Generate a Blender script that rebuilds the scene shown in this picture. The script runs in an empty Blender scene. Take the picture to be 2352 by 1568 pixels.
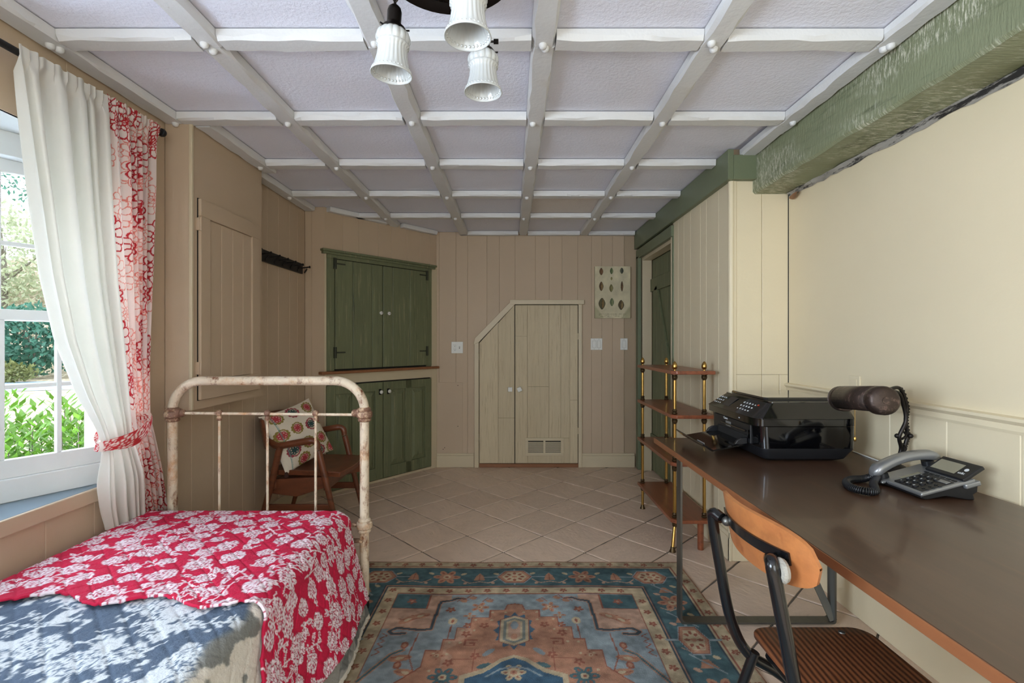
import bpy, math, random
import numpy as np
from mathutils import Vector, Matrix
random.seed(7)
rng = np.random.default_rng(7)
scene = bpy.context.scene
COL = scene.collection

# ------------------------------------------------------------------ camera, world, light, exposure
cam_d = bpy.data.cameras.new('camera'); cam_d.lens = 17.0; cam_d.sensor_width = 36.0
cam_d.clip_start = 0.02; cam_d.clip_end = 300
cam = bpy.data.objects.new('camera', cam_d); COL.objects.link(cam)
cam.location = (0, 0, 1.23); cam.rotation_euler = (math.pi / 2, 0, 0)
scene.camera = cam

world = bpy.data.worlds.new('sky'); scene.world = world; world.use_nodes = True
bg = world.node_tree.nodes['Background']
bg.inputs[0].default_value = (0.80, 0.90, 1.0, 1); bg.inputs[1].default_value = 2.6

def area(name, loc, target, sx, sy, energy, color):
    d = bpy.data.lights.new(name, 'AREA'); d.shape = 'RECTANGLE'; d.size = sx; d.size_y = sy
    d.energy = energy; d.color = color
    o = bpy.data.objects.new(name, d); COL.objects.link(o); o.location = loc
    o.rotation_euler = (Vector(target) - Vector(loc)).to_track_quat('-Z', 'Z').to_euler()
    return o
# daylight: open sky above the skewed window, added lamps low outside, at the left wall and behind the camera
area('daylight_front_window', (-3.3, 1.15, 3.2), (-1.3, 1.75, 1.15), 2.2, 1.8, 80, (0.72, 0.86, 1.0))
area('added_ground_fill', (-2.34, 1.49, .42), (-.35, 1.75, 2.0), 1.0, .5, 50, (0.62, 0.77, 1.0))  # added fill lamp, aimed up through the skewed window to brighten the ceiling
area('added_side_light', (-1.80, -0.45, 1.30), (1.0, 0.45, 1.35), 1.35, 1.05, 78, (0.72, 0.85, 1.0))  # added lamp in an unseen side opening, lights the room from the left
area('added_rear_fill', (0.45, -1.80, 1.35), (0.35, 3.0, 1.2), 1.3, 1.5, 9, (1.0, 0.90, 0.76))  # added warm fill in the rear opening; no door stands there

vs = scene.view_settings
vs.view_transform = 'Standard'; vs.look = 'None'; vs.exposure = 0.74; vs.gamma = 1.0
vs.use_curve_mapping = False

# ------------------------------------------------------------------ helpers
def lin(c):
    return tuple(((x / 255) / 12.92 if x / 255 <= 0.04045 else ((x / 255 + 0.055) / 1.055) ** 2.4) for x in c)
def linarr(a):
    a = np.asarray(a, dtype=np.float64) / 255.0
    return np.where(a <= 0.04045, a / 12.92, ((a + 0.055) / 1.055) ** 2.4)

def pm(name, base, rough=.5, metal=0.0, var=.06, vsc=3.0, st=(1, 1, 1), wear=None, wlo=.6, whi=.68, wsc=8.0, wst=(1, 1, 1),
       bump=0.0, bsc=60.0, bst=(1, 1, 1), rnd=0.0, coat=0.0, spec=.5, attr=False, trans=0.0, dark=None, dlo=.6, dhi=.7, dsc=5.0, dst=(1,1,1), transmission=0.0, wmask=None):
    m = bpy.data.materials.new(name); m.use_nodes = True
    nt = m.node_tree; N = nt.nodes; L = nt.links
    b = N['Principled BSDF']; out = N['Material Output']
    b.inputs['Roughness'].default_value = rough; b.inputs['Metallic'].default_value = metal
    b.inputs['Specular IOR Level'].default_value = spec; b.inputs['Coat Weight'].default_value = coat
    b.inputs['Coat Roughness'].default_value = .08
    b.inputs['Transmission Weight'].default_value = transmission
    tc = N.new('ShaderNodeTexCoord')
    def noise(scale, stretch, detail=4.0, rgh=.6):
        mp = N.new('ShaderNodeMapping'); mp.inputs['Scale'].default_value = stretch
        L.new(tc.outputs['Object'], mp.inputs['Vector'])
        n = N.new('ShaderNodeTexNoise'); n.inputs['Scale'].default_value = scale
        n.inputs['Detail'].default_value = detail; n.inputs['Roughness'].default_value = rgh
        L.new(mp.outputs[0], n.inputs['Vector']); return n
    def mix(fac, a, bb, mode='MIX'):
        x = N.new('ShaderNodeMix'); x.data_type = 'RGBA'; x.blend_type = mode
        for s, v in ((0, fac), (6, a), (7, bb)):
            if hasattr(v, 'links'): L.new(v, x.inputs[s])
            else: x.inputs[s].default_value = v
        return x.outputs[2]
    def maprange(v, lo, hi, a=0.0, bb=1.0):
        x = N.new('ShaderNodeMapRange'); x.inputs[1].default_value = lo; x.inputs[2].default_value = hi
        x.inputs[3].default_value = a; x.inputs[4].default_value = bb; L.new(v, x.inputs[0]); return x.outputs[0]
    if attr:
        at = N.new('ShaderNodeAttribute'); at.attribute_name = 'Col'; c = at.outputs['Color']
    else:
        rgb = N.new('ShaderNodeRGB'); rgb.outputs[0].default_value = (*lin(base), 1); c = rgb.outputs[0]
    if var:
        n = noise(vsc, st); f = maprange(n.outputs[0], .25, .75, 1 - var, 1 + var)
        cc = N.new('ShaderNodeCombineColor')
        for i in range(3): L.new(f, cc.inputs[i])
        c = mix(1.0, c, cc.outputs[0], 'MULTIPLY')
    if rnd:
        oi = N.new('ShaderNodeObjectInfo'); f = maprange(oi.outputs['Random'], 0, 1, 1 - rnd, 1 + rnd)
        cc = N.new('ShaderNodeCombineColor')
        for i in range(3): L.new(f, cc.inputs[i])
        c = mix(1.0, c, cc.outputs[0], 'MULTIPLY')
    if dark:
        n = noise(dsc, dst, 6.0, .7); f = maprange(n.outputs[0], dlo, dhi)
        c = mix(f, c, (*lin(dark), 1))
    if wear:
        n = noise(wsc, wst, 8.0, .72); f = maprange(n.outputs[0], wlo, whi)
        if wmask:
            n2 = noise(wmask[0], wmask[1], 3.0, .5); g = maprange(n2.outputs[0], wmask[2], wmask[3])
            mm = N.new('ShaderNodeMath'); mm.operation = 'MULTIPLY'; L.new(f, mm.inputs[0]); L.new(g, mm.inputs[1]); f = mm.outputs[0]
        c = mix(f, c, (*lin(wear), 1))
    L.new(c, b.inputs['Base Color'])
    if bump:
        n = noise(bsc, bst, 4.0, .6); bp = N.new('ShaderNodeBump'); bp.inputs['Strength'].default_value = bump
        bp.inputs['Distance'].default_value = .01
        L.new(n.outputs[0], bp.inputs['Height']); L.new(bp.outputs[0], b.inputs['Normal'])
    if trans:
        t = N.new('ShaderNodeBsdfTranslucent'); L.new(c, t.inputs['Color'])
        ms = N.new('ShaderNodeMixShader'); ms.inputs[0].default_value = trans
        L.new(b.outputs[0], ms.inputs[1]); L.new(t.outputs[0], ms.inputs[2]); L.new(ms.outputs[0], out.inputs['Surface'])
    return m

def mesh_obj(name, v, f, mat, parent=None, smooth=False, bevel=0.0, angle=38, seg=2):
    me = bpy.data.meshes.new(name); me.from_pydata([tuple(p) for p in v], [], [tuple(q) for q in f])
    me.update()
    if mat: me.materials.append(mat)
    o = bpy.data.objects.new(name, me); COL.objects.link(o)
    if parent is not None: o.parent = parent
    if smooth:
        me.shade_smooth(); me.set_sharp_from_angle(angle=math.radians(angle))
    if bevel:
        bm = o.modifiers.new('bevel', 'BEVEL'); bm.width = bevel; bm.segments = seg; bm.limit_method = 'ANGLE'
        bm.angle_limit = math.radians(40)
    return o

class MB:
    def __init__(s): s.v = []; s.f = []
    def add(s, vs_, fs):
        o = len(s.v); s.v += [tuple(p) for p in vs_]; s.f += [tuple(i + o for i in q) for q in fs]; return s
    def box(s, x0, x1, y0, y1, z0, z1):
        return s.add([(x0,y0,z0),(x1,y0,z0),(x1,y1,z0),(x0,y1,z0),(x0,y0,z1),(x1,y0,z1),(x1,y1,z1),(x0,y1,z1)],
                     [(3,2,1,0),(4,5,6,7),(0,1,5,4),(1,2,6,5),(2,3,7,6),(3,0,4,7)])
    def frame(s, o, a, b, c, la, lb, lc):
        """box with corner o and edges a*la, b*lb, c*lc"""
        o, a, b, c = (np.array(t, float) for t in (o, a, b, c))
        p = lambda i, j, k: o + a * la * i + b * lb * j + c * lc * k
        vs_ = [p(0,0,0),p(1,0,0),p(1,1,0),p(0,1,0),p(0,0,1),p(1,0,1),p(1,1,1),p(0,1,1)]
        fs = [(3,2,1,0),(4,5,6,7),(0,1,5,4),(1,2,6,5),(2,3,7,6),(3,0,4,7)]
        if np.dot(np.cross(a*la, b*lb), c*lc) < 0: fs = [q[::-1] for q in fs]
        return s.add(vs_, fs)
    def prism(s, poly, o, a, b, c, lc):
        """polygon in (a,b) extruded along c"""
        o, a, b, c = (np.array(t, float) for t in (o, a, b, c)); n = len(poly)
        lo = [o + a * p + b * q for p, q in poly]; hi = [t + c * lc for t in lo]
        area2 = sum(poly[i][0]*poly[(i+1)%n][1]-poly[(i+1)%n][0]*poly[i][1] for i in range(n))
        fs = [tuple(range(n))[::-1], tuple(range(n, 2*n))] + [(i, (i+1)%n, n+(i+1)%n, n+i) for i in range(n)]
        if area2 * np.dot(np.cross(a, b), c * lc) < 0: fs = [q[::-1] for q in fs]
        return s.add(lo + hi, fs)
    def tube(s, pts, r, n=10, cap=True, closed=False):
        pts = [np.array(p, float) for p in pts]; m = len(pts)
        rr = r if hasattr(r, '__len__') else [r] * m
        T = []
        for i in range(m):
            if closed: t = pts[(i+1)%m] - pts[i-1]
            else: t = pts[min(i+1, m-1)] - pts[max(i-1, 0)]
            T.append(t / (np.linalg.norm(t) + 1e-12))
        up = np.array([0, 0, 1.0]) if abs(T[0][2]) < .9 else np.array([1.0, 0, 0])
        u = np.cross(T[0], up); u /= np.linalg.norm(u)
        vs_ = []
        for i in range(m):
            u = u - T[i] * np.dot(u, T[i]); u /= np.linalg.norm(u); w = np.cross(T[i], u)
            for k in range(n):
                a = 2 * math.pi * k / n
                vs_.append(pts[i] + (u * math.cos(a) + w * math.sin(a)) * rr[i])
        fs = []
        for i in range(m if closed else m - 1):
            j = (i + 1) % m
            for k in range(n): fs.append((i*n+k, i*n+(k+1)%n, j*n+(k+1)%n, j*n+k))
        if cap and not closed: fs += [tuple(range(n))[::-1], tuple((m-1)*n+k for k in range(n))]
        return s.add(vs_, fs)
    def lathe(s, prof, o=(0,0,0), axis=(0,0,1), n=20):
        o = np.array(o, float); ax = np.array(axis, float); ax /= np.linalg.norm(ax)
        up = np.array([0,0,1.0]) if abs(ax[2]) < .9 else np.array([1.0,0,0])
        u = np.cross(up, ax); u /= np.linalg.norm(u); w = np.cross(ax, u)
        vs_ = []; m = len(prof)
        for r, h in prof:
            for k in range(n):
                a = 2*math.pi*k/n; vs_.append(o + ax*h + (u*math.cos(a)+w*math.sin(a))*r)
        fs = [(i*n+k, i*n+(k+1)%n, (i+1)*n+(k+1)%n, (i+1)*n+k) for i in range(m-1) for k in range(n)]
        if prof[0][0] > 1e-6: fs.append(tuple(range(n))[::-1])
        if prof[-1][0] > 1e-6: fs.append(tuple((m-1)*n+k for k in range(n)))
        return s.add(vs_, fs)
    def ball(s, c, r, n=12, squash=1.0):
        k = n // 2
        return s.lathe([(max(r*math.sin(math.pi*i/k), 1e-7), -r*squash*math.cos(math.pi*i/k)) for i in range(k+1)], c, (0,0,1), n)
    def build(s, name, mat, parent=None, smooth=False, bevel=0.0, **kw):
        v = s.v
        if parent is not None and parent.name in ROOTINV:
            M = ROOTINV[parent.name]; v = [M @ Vector(p) for p in v]
        o = mesh_obj(name, v, s.f, mat, parent, smooth, bevel, **kw)
        if parent is not None and parent.name in ROOTINV: ROOTINV[o.name] = ROOTINV[parent.name]
        return o
ROOTINV = {}

def tag(o, label=None, cat=None, group=None, kind=None):
    if label: o['label'] = label
    if cat: o['category'] = cat
    if group: o['group'] = group
    if kind: o['kind'] = kind
    return o
def thing(name, label, cat, loc=(0,0,0), rotz=0.0, group=None, local=False, kind=None):
    o = bpy.data.objects.new(name, None); COL.objects.link(o); o.empty_display_size = .1
    o.location = loc; o.rotation_euler = (0, 0, rotz)
    if not local:
        ROOTINV[o.name] = (Matrix.Translation(loc) @ Matrix.Rotation(rotz, 4, 'Z')).inverted()
    return tag(o, label, cat, group, kind)
def plank(name, o, du, dn, dl, w, t, ln, mat, parent, c=.0022, gap=.0003):
    """board: width along du, thickness along dn (front), length along dl, front edges chamfered"""
    poly = [(gap, 0), (w-gap, 0), (w-gap, t-c), (w-gap-c, t), (gap+c, t), (gap, t-c)]
    return MB().prism(poly, o, du, dn, dl, ln).build(name, mat, parent)
def grid_obj(name, P, col, mat, parent=None, smooth=True, flip=False):
    """P: (ny,nx,3) world points, col: (ny,nx,3) sRGB 0-255"""
    ny, nx = P.shape[:2]
    idx = np.arange(ny*nx).reshape(ny, nx)
    q = np.stack([idx[:-1,:-1], idx[:-1,1:], idx[1:,1:], idx[1:,:-1]], -1).reshape(-1, 4)
    if flip: q = q[:, ::-1]
    V = P.reshape(-1, 3)
    if parent is not None and parent.name in ROOTINV:
        M = np.array(ROOTINV[parent.name]); V = V @ M[:3,:3].T + M[:3,3]
    me = bpy.data.meshes.new(name); me.vertices.add(len(V)); me.vertices.foreach_set('co', V.astype(np.float32).ravel())
    me.loops.add(q.size); me.loops.foreach_set('vertex_index', q.astype(np.int32).ravel())
    me.polygons.add(len(q)); me.polygons.foreach_set('loop_start', np.arange(0, q.size, 4, dtype=np.int32))
    me.polygons.foreach_set('loop_total', np.full(len(q), 4, dtype=np.int32))
    me.update(calc_edges=True); me.validate()
    if smooth: me.polygons.foreach_set('use_smooth', np.ones(len(q), dtype=bool))
    if col is not None:
        a = me.color_attributes.new('Col', 'FLOAT_COLOR', 'POINT')
        c4 = np.ones((len(V), 4), np.float32); c4[:, :3] = linarr(col.reshape(-1, 3)); a.data.foreach_set('color', c4.ravel())
    me.materials.append(mat)
    o = bpy.data.objects.new(name, me); COL.objects.link(o)
    if parent is not None:
        o.parent = parent
        if parent.name in ROOTINV: ROOTINV[o.name] = ROOTINV[parent.name]
    return o
def text(name, body, size, o, du, dv, mat, parent, thick=.0006):
    """flat lettering: reading direction du, up dv, baseline origin o"""
    cu = bpy.data.curves.new('lettering', 'FONT'); cu.body = body; cu.size = size; cu.extrude = thick; cu.resolution_u = 3
    t = bpy.data.objects.new('lettering', cu); COL.objects.link(t)
    bpy.context.view_layer.update()
    me = bpy.data.meshes.new_from_object(t.evaluated_get(bpy.context.evaluated_depsgraph_get()))
    bpy.data.objects.remove(t)
    du = Vector(du).normalized(); dv = Vector(dv).normalized(); dn = du.cross(dv)
    M = Matrix((( du.x, dv.x, dn.x, o[0]), (du.y, dv.y, dn.y, o[1]), (du.z, dv.z, dn.z, o[2]), (0,0,0,1)))
    if parent.name in ROOTINV: M = ROOTINV[parent.name] @ M
    me.transform(M); me.materials.clear(); me.materials.append(mat); me.name = name
    ob = bpy.data.objects.new(name, me); COL.objects.link(ob); ob.parent = parent
    return ob

# ---- painting flat print onto fine meshes (numpy, sRGB 0-255)
def vnoise(shape, cells, seed=0):
    r = np.random.default_rng(seed); g = r.random((cells[0]+2, cells[1]+2))
    y = np.linspace(0, cells[0], shape[0]); x = np.linspace(0, cells[1], shape[1])
    iy = y.astype(int); ix = x.astype(int); fy = (y-iy)[:,None]; fx = (x-ix)[None,:]
    fy = fy*fy*(3-2*fy); fx = fx*fx*(3-2*fx)
    a = g[iy][:,ix]; b = g[iy][:,ix+1]; c = g[iy+1][:,ix]; d = g[iy+1][:,ix+1]
    return (a*(1-fx)+b*fx)*(1-fy)+(c*(1-fx)+d*fx)*fy
def fbm(shape, cells, seed=0, oct=4):
    t = 0; w = 0
    for k in range(oct):
        t = t + vnoise(shape, (cells[0]*2**k, cells[1]*2**k), seed+k*17)*.55**k; w += .55**k
    return t / w
class Canvas:
    def __init__(s, xs, ys, bgc):
        s.xs = xs; s.ys = ys; s.a = np.empty((len(ys), len(xs), 3)); s.a[:] = bgc
    def win(s, x0, x1, y0, y1):
        i0, i1 = np.searchsorted(s.xs, (x0, x1)); j0, j1 = np.searchsorted(s.ys, (y0, y1))
        if i1 <= i0 or j1 <= j0: return None
        X, Y = np.meshgrid(s.xs[i0:i1], s.ys[j0:j1]); return s.a[j0:j1, i0:i1], X, Y
    def ell(s, cx, cy, rx, ry, rot, c, al=1.0, pinch=0.0, hollow=None):
        R = max(rx, ry) * 1.05; w = s.win(cx-R, cx+R, cy-R, cy+R)
        if w is None: return
        A, X, Y = w; dx = X-cx; dy = Y-cy; ca, sa = math.cos(rot), math.sin(rot)
        u = (dx*ca+dy*sa)/rx; v = (-dx*sa+dy*ca)/ry
        if pinch: v = v / np.clip(1 - pinch*np.abs(u)**1.5, .05, None)
        d = u*u+v*v; m = d <= 1
        if hollow is not None: m &= d >= (1-hollow)**2
        A[m] = A[m]*(1-al)+np.array(c)*al
    def poly(s, pts, c, al=1.0):
        p = np.array(pts); w = s.win(p[:,0].min(), p[:,0].max()+1e-9, p[:,1].min(), p[:,1].max()+1e-9)
        if w is None: return
        A, X, Y = w; ins = np.zeros(X.shape, bool); n = len(p)
        for i in range(n):
            x1, y1 = p[i]; x2, y2 = p[(i+1) % n]
            if y1 == y2: continue
            cr = ((y1 > Y) != (y2 > Y)) & (X < (x2-x1)*(Y-y1)/(y2-y1)+x1); ins ^= cr
        A[ins] = A[ins]*(1-al)+np.array(c)*al
    def line(s, pts, th, c, al=1.0, closed=False):
        pts = list(pts)
        if closed: pts.append(pts[0])
        for (x1, y1), (x2, y2) in zip(pts[:-1], pts[1:]):
            w = s.win(min(x1,x2)-th, max(x1,x2)+th, min(y1,y2)-th, max(y1,y2)+th)
            if w is None: continue
            A, X, Y = w; L2 = (x2-x1)**2+(y2-y1)**2+1e-12
            t = np.clip(((X-x1)*(x2-x1)+(Y-y1)*(y2-y1))/L2, 0, 1)
            m = (X-x1-t*(x2-x1))**2+(Y-y1-t*(y2-y1))**2 <= (th/2)**2
            A[m] = A[m]*(1-al)+np.array(c)*al

# ------------------------------------------------------------------ materials
M = {}
M['wall'] = pm('beige_wall_paint', (194, 172, 146), .55, var=.04, vsc=2, bump=.12, bsc=90, bst=(6, 6, .35), rnd=.03)
M['wallbase'] = pm('beige_wall_groove', (176, 156, 130), .7, var=.03)
M['cream'] = pm('cream_wall_paint', (226, 212, 180), .45, var=.03, vsc=1.5, bump=.06, bsc=40, rnd=.02)
M['trimcream'] = pm('cream_trim_paint', (205, 190, 160), .4, var=.04, bump=.05, bsc=50)
M['whitewash'] = pm('limed_oak', (204, 188, 156), .55, var=.06, vsc=9, st=(5, 5, .35), wear=(170, 150, 118), wlo=.54, whi=.72, wsc=14, wst=(6, 6, .3), bump=.25, bsc=60, bst=(7, 7, .3), rnd=.06)
M['ceil'] = pm('ceiling_paper', (232, 233, 245), .75, var=.03, vsc=1.2, bump=.35, bsc=75, rnd=.025)
M['ceilstain'] = pm('ceiling_paper_stained', (232, 224, 218), .75, var=.03, vsc=1.2, bump=.5, bsc=75, wear=(196, 160, 106), wlo=.60, whi=.72, wsc=3.2)
M['batten'] = pm('ceiling_batten_paint', (216, 216, 215), .5, var=.04, vsc=5, bump=.15, bsc=50, bst=(1, 1, 1), wear=(168, 160, 146), wlo=.68, whi=.75, wsc=9)
M['white'] = pm('white_window_paint', (222, 226, 226), .4, var=.04, vsc=6, wear=(150, 140, 124), wlo=.71, whi=.74, wsc=14, bump=.06, bsc=60)
M['sill'] = pm('blue_grey_sill_paint', (108, 126, 138), .35, var=.10, vsc=5, st=(1, .3, 1), wear=(186, 196, 196), wlo=.62, whi=.75, wsc=7)
M['green'] = pm('green_paint', (110, 119, 92), .45, var=.06, vsc=3, st=(1, 1, 1), bump=.08, bsc=40)
M['greenold'] = pm('worn_green_paint', (109, 114, 84), .55, var=.14, vsc=6, st=(4, 4, .4), wear=(168, 162, 126), wlo=.56, whi=.76, wsc=10, wst=(5, 5, .25), dark=(58, 66, 50), dlo=.6, dhi=.75, dsc=5, dst=(4, 4, .3), bump=.2, bsc=40, bst=(5, 5, .3), rnd=.06)
M['greenbeam'] = pm('rough_sawn_green_beam', (130, 136, 106), .6, var=.12, vsc=4, st=(2, .5, 2), wear=(206, 204, 184), wlo=.50, whi=.60, wsc=6, wst=(4, 26, 5), wmask=(2.2, (1.5, .9, 2.6), .42, .56), dark=(84, 92, 64), dlo=.56, dhi=.7, dsc=6, dst=(1, .35, 4), bump=.5, bsc=30, bst=(.6, 5, .8))
M['brownwood'] = pm('bare_brown_wood', (140, 92, 58), .55, var=.15, vsc=8, st=(1, 6, 6))
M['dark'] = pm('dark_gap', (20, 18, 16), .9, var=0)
M['blackiron'] = pm('black_iron', (26, 25, 26), .5, metal=.3, var=.2, vsc=20)
M['tile'] = pm('ceramic_floor_tile', (218, 193, 171), .42, var=.09, vsc=5, st=(1, 2.4, 1), rnd=.05, bump=.35, bsc=22, bst=(1, 2, 1), dark=(176, 152, 126), dlo=.56, dhi=.74, dsc=6, dst=(1, 3, 1), wear=(132, 120, 106), wlo=.70, whi=.73, wsc=26, wst=(1, 3, 1))
M['grout'] = pm('floor_grout', (112, 103, 92), .85, var=.1, vsc=10, bump=.3, bsc=80)
M['plate'] = pm('white_switch_plastic', (228, 228, 222), .35, var=0)
M['plateslot'] = pm('switch_shadow_line', (150, 148, 140), .5, var=0)
M['glass'] = pm('window_glass', (255, 255, 255), .0, var=0, transmission=1.0)
M['glass'].node_tree.nodes['Principled BSDF'].inputs['IOR'].default_value = 1.02
# ------------------------------------------------------------------ the room shell
H_C = 2.302          # ceiling paper
ZB = 2.266           # underside of battens
YB = 4.74            # back wall face
XL, XR = -1.65, 1.555
X_, Y_, Z_ = (1,0,0), (0,1,0), (0,0,1)
def struct(o, label, cat):
    return tag(o, label, cat, kind='structure')

# floor with every tile
floor = MB().box(-1.9, 1.9, -1.9, 4.95, -.12, -.006).build('floor', M['grout'])
struct(floor, 'stone-look ceramic tile floor laid on the diagonal', 'floor')
pitch = .3359; tmesh = []
for k in range(4):
    n = 7; h = pitch/2 - .0058; ring = []
    for e in range(4):
        for i in range(n):
            t = -h + 2*h*i/n; j = random.uniform(-.0018, .0018) if i else 0
            ring.append([(t, -h+j), (h+j, t), (-t, h+j), (-h+j, -t)][e])
    mb = MB(); m = len(ring)
    vv = [(x*1.006, y*1.006, -.007) for x, y in ring]+[(x, y, -.0015) for x, y in ring]+[(x*.975, y*.975, 0) for x, y in ring]
    ff = [(i, (i+1)%m, m+(i+1)%m, m+i) for i in range(m)]+[(m+i, m+(i+1)%m, 2*m+(i+1)%m, 2*m+i) for i in range(m)]+[tuple(range(2*m, 3*m))]
    me = bpy.data.meshes.new('tile'); me.from_pydata(vv, [], ff); me.update(); me.materials.append(M['tile']); tmesh.append(me)
ang = math.radians(45 - .7)
ca, sa = math.cos(ang), math.sin(ang)
for i in range(-22, 23):
    for j in range(-22, 23):
        a, b = (i+.5)*pitch, (j+.5)*pitch
        x = .190 + a*ca - b*sa; y = 3.063 + a*sa + b*ca
        if not (-1.80 < x < 1.72 and -1.75 < y < 4.88): continue
        if x > 1.42 and y > 2.95: continue
        if (x+1.494)*.762-(y-3.85)*.647 < -.20: continue
        o = bpy.data.objects.new('tile', random.choice(tmesh)); COL.objects.link(o); o.parent = floor
        o.location = (x, y, random.uniform(-.0006, .0006)); o.rotation_euler = (0, 0, ang + math.pi/2*random.randrange(4))

# ceiling: paper panels, hand-hewn battens, wooden pegs
ceil = MB().box(-2.0, 2.0, -1.9, 4.95, H_C+.012, H_C+.12).build('ceiling', M['ceil'])
struct(ceil, 'low white papered ceiling divided by hand-hewn painted battens', 'ceiling')
def batten(p0, p1, w, d=.036, seed=0):
    p0 = np.array(p0, float); p1 = np.array(p1, float); L = np.linalg.norm(p1-p0); t = (p1-p0)/L; s = np.array([-t[1], t[0], 0])
    n = max(2, int(L/.028)); r = np.random.default_rng(seed)
    def wob():
        k = max(3, int(L/.07)); c = r.uniform(.002, .024, k+2); return np.interp(np.linspace(0, k, n+1), np.arange(k+2), c)
    ca_, cb_, da, db = wob(), wob(), wob(), wob(); vv = []; ff = []
    for i in range(n+1):
        q = p0+t*L*i/n; z = np.array([0,0,1.0])
        for a, h in ((-w/2, 0), (-w/2+.001, -d+ca_[i]), (-w/2+.55*da[i]+.002, -d), (w/2-.55*db[i]-.002, -d), (w/2-.001, -d+cb_[i]), (w/2, 0)):
            vv.append(q+s*a+z*h)
    m = 6
    for i in range(n):
        for k in range(m-1): ff.append((i*m+k, i*m+k+1, (i+1)*m+k+1, (i+1)*m+k))
    ff += [tuple(range(m)), tuple(n*m+k for k in range(m))[::-1]]
    ff = [q[::-1] for q in ff]
    return MB().add(vv, ff).build('batten', M['batten'], ceil, smooth=True, angle=18)
rows = [-1.24, -.65, -.06, .52, 1.10, 1.69, 2.285, 2.87, 3.465, 4.06]
BX = [-1.603, -1.055, -.468, .110, .700, 1.312]
zc = H_C-.004
sd = 100
yend = [2.297, 4.37, 4.70, 4.70, 4.70, 2.70]
for k, x in enumerate(BX):
    brk = [-1.72, -.06, 1.70, yend[k]]
    for a, b in zip(brk[:-1], brk[1:]):
        sd += 1; batten((x, a+.001, zc), (x, b-.001, zc), .084, seed=sd)
batten((-1.487, 2.33, zc), (-1.487, 2.97, zc), .084, seed=7)
batten((-1.603, 2.97, zc), (-1.603, 3.83, zc), .084, seed=8)
for r, y in enumerate(rows):
    for k in range(5):
        x0, x1 = BX[k]+.043, BX[k+1]-.043
        if k == 0 and 2.3 < y < 2.9: x0 = -1.445
        if k == 4 and y > 2.7: x1 = 1.195
        if k == 0 and y > 4: x0 = -1.30
        sd += 1; batten((x0, y, zc), (x1, y, zc), .078, seed=sd)
batten((-.50, YB-.035, zc), (-.51+.57, YB-.035, zc), .06, seed=301)
batten((.153, YB-.035, zc), (.657, YB-.035, zc), .06, seed=302)
batten((.743, YB-.035, zc), (1.19, YB-.035, zc), .06, seed=303)
batten((-1.46, 3.845, zc), (-1.10, 4.27, zc), .06, seed=304)
batten((-1.0, 4.385, zc), (-.74, 4.69, zc), .06, seed=305)
peg = MB().lathe([(.014, .004), (.0145, -.008), (.012, -.016), (.006, -.020), (1e-6, -.021)], n=12)
pme = None
for r, y in enumerate(rows):
    for k, x in enumerate(BX):
        if y > 2.7 and k == 5: continue
        if y > 4 and k == 0: continue
        px_ = x
        if k == 0 and 2.3 < y < 2.9: px_ = -1.487
        offs = [-.013, .016] if abs(y-1.69) < .02 else [0]
        for dy in offs:
            if pme is None:
                o = peg.build('peg', M['batten'], ceil, smooth=True, angle=60); pme = o.data
            else:
                o = bpy.data.objects.new('peg', pme); COL.objects.link(o); o.parent = ceil
            o.location = (px_+random.uniform(-.012, .012), y+dy+random.uniform(-.008, .008), ZB)
cells_y = [-1.75]+rows+[YB]
for r in range(len(cells_y)-1):
    for k in range(5):
        x0, x1, y0, y1 = BX[k], BX[k+1], cells_y[r], cells_y[r+1]
        if k == 0: x0 = -1.66
        if k == 4: x1 = 1.36 if y1 < 2.8 else 1.24
        stain = (k == 3 and r == 9)
        MB().box(x0, x1, y0, y1, H_C, H_C+.012).build('ceiling_panel', M['ceilstain' if stain else 'ceil'], ceil)

# back wall
wb = MB().box(-1.9, 1.9, YB+.014, YB+.16, -.05, 2.42).build('wall_back', M['wallbase'])
struct(wb, 'beige tongue-and-groove board wall at the far end of the room', 'wall')
widths = [.085,.165,.115,.19,.12,.155,.20,.135,.125,.155,.135,.10,.105,.115]
x = -.80
for w in widths:
    if x > 1.24: break
    w = min(w, 1.26-x)
    plank('plank', (x, YB+.014, 0), X_, (0,-1,0), Z_, w, .014, 2.30, M['wall'], wb); x += w
MB().box(-.735, -.485, YB-.004, YB, .137, .829).build('access_panel', M['wall'], wb, bevel=.0015)
for (hx, hz) in ((-.53, .80), (-.53, .40), (-.66, .19), (-.675, .175)):
    MB().lathe([(.004, 0), (.004, .0015)], (hx, YB-.004, hz), (0,-1,0), 8).build('nail_hole', M['dark'], wb)

# corner wall: short return and the diagonal face of the corner cupboard
A2 = np.array([-1.494, 3.85]); B2 = np.array([-.738, 4.74]); LD = float(np.linalg.norm(B2-A2)); dd = (B2-A2)/LD
du = (dd[0], dd[1], 0); dn = (dd[1], -dd[0], 0)     # dn points into the room
def DP(u, n, z): return (A2[0]+dd[0]*u+dn[0]*n, A2[1]+dd[1]*u+dn[1]*n, z)
wc = MB(); wc.box(-1.78, -1.494, 3.864, 3.95, 0, 2.36)
wc.frame(DP(-.01, -.10, 0), du, dn, Z_, LD+.02, .086, 2.36)
wc = wc.build('wall_corner', M['wallbase']); struct(wc, 'beige boarded wall across the left far corner around the green cupboard', 'wall')
plank('plank', (XL, 3.864, 0), X_, (0,-1,0), Z_, .055, .014, 2.30, M['wall'], wc)
plank('plank', (XL+.055, 3.864, 0), X_, (0,-1,0), Z_, .101, .014, 2.30, M['wall'], wc)
u = 0
for w in (.16, .15, .19, .14, .17, .15, .12, .087):
    plank('plank', DP(u, -.014, 1.93), du, dn, Z_, w, .014, .37, M['wall'], wc); u += w
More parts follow.
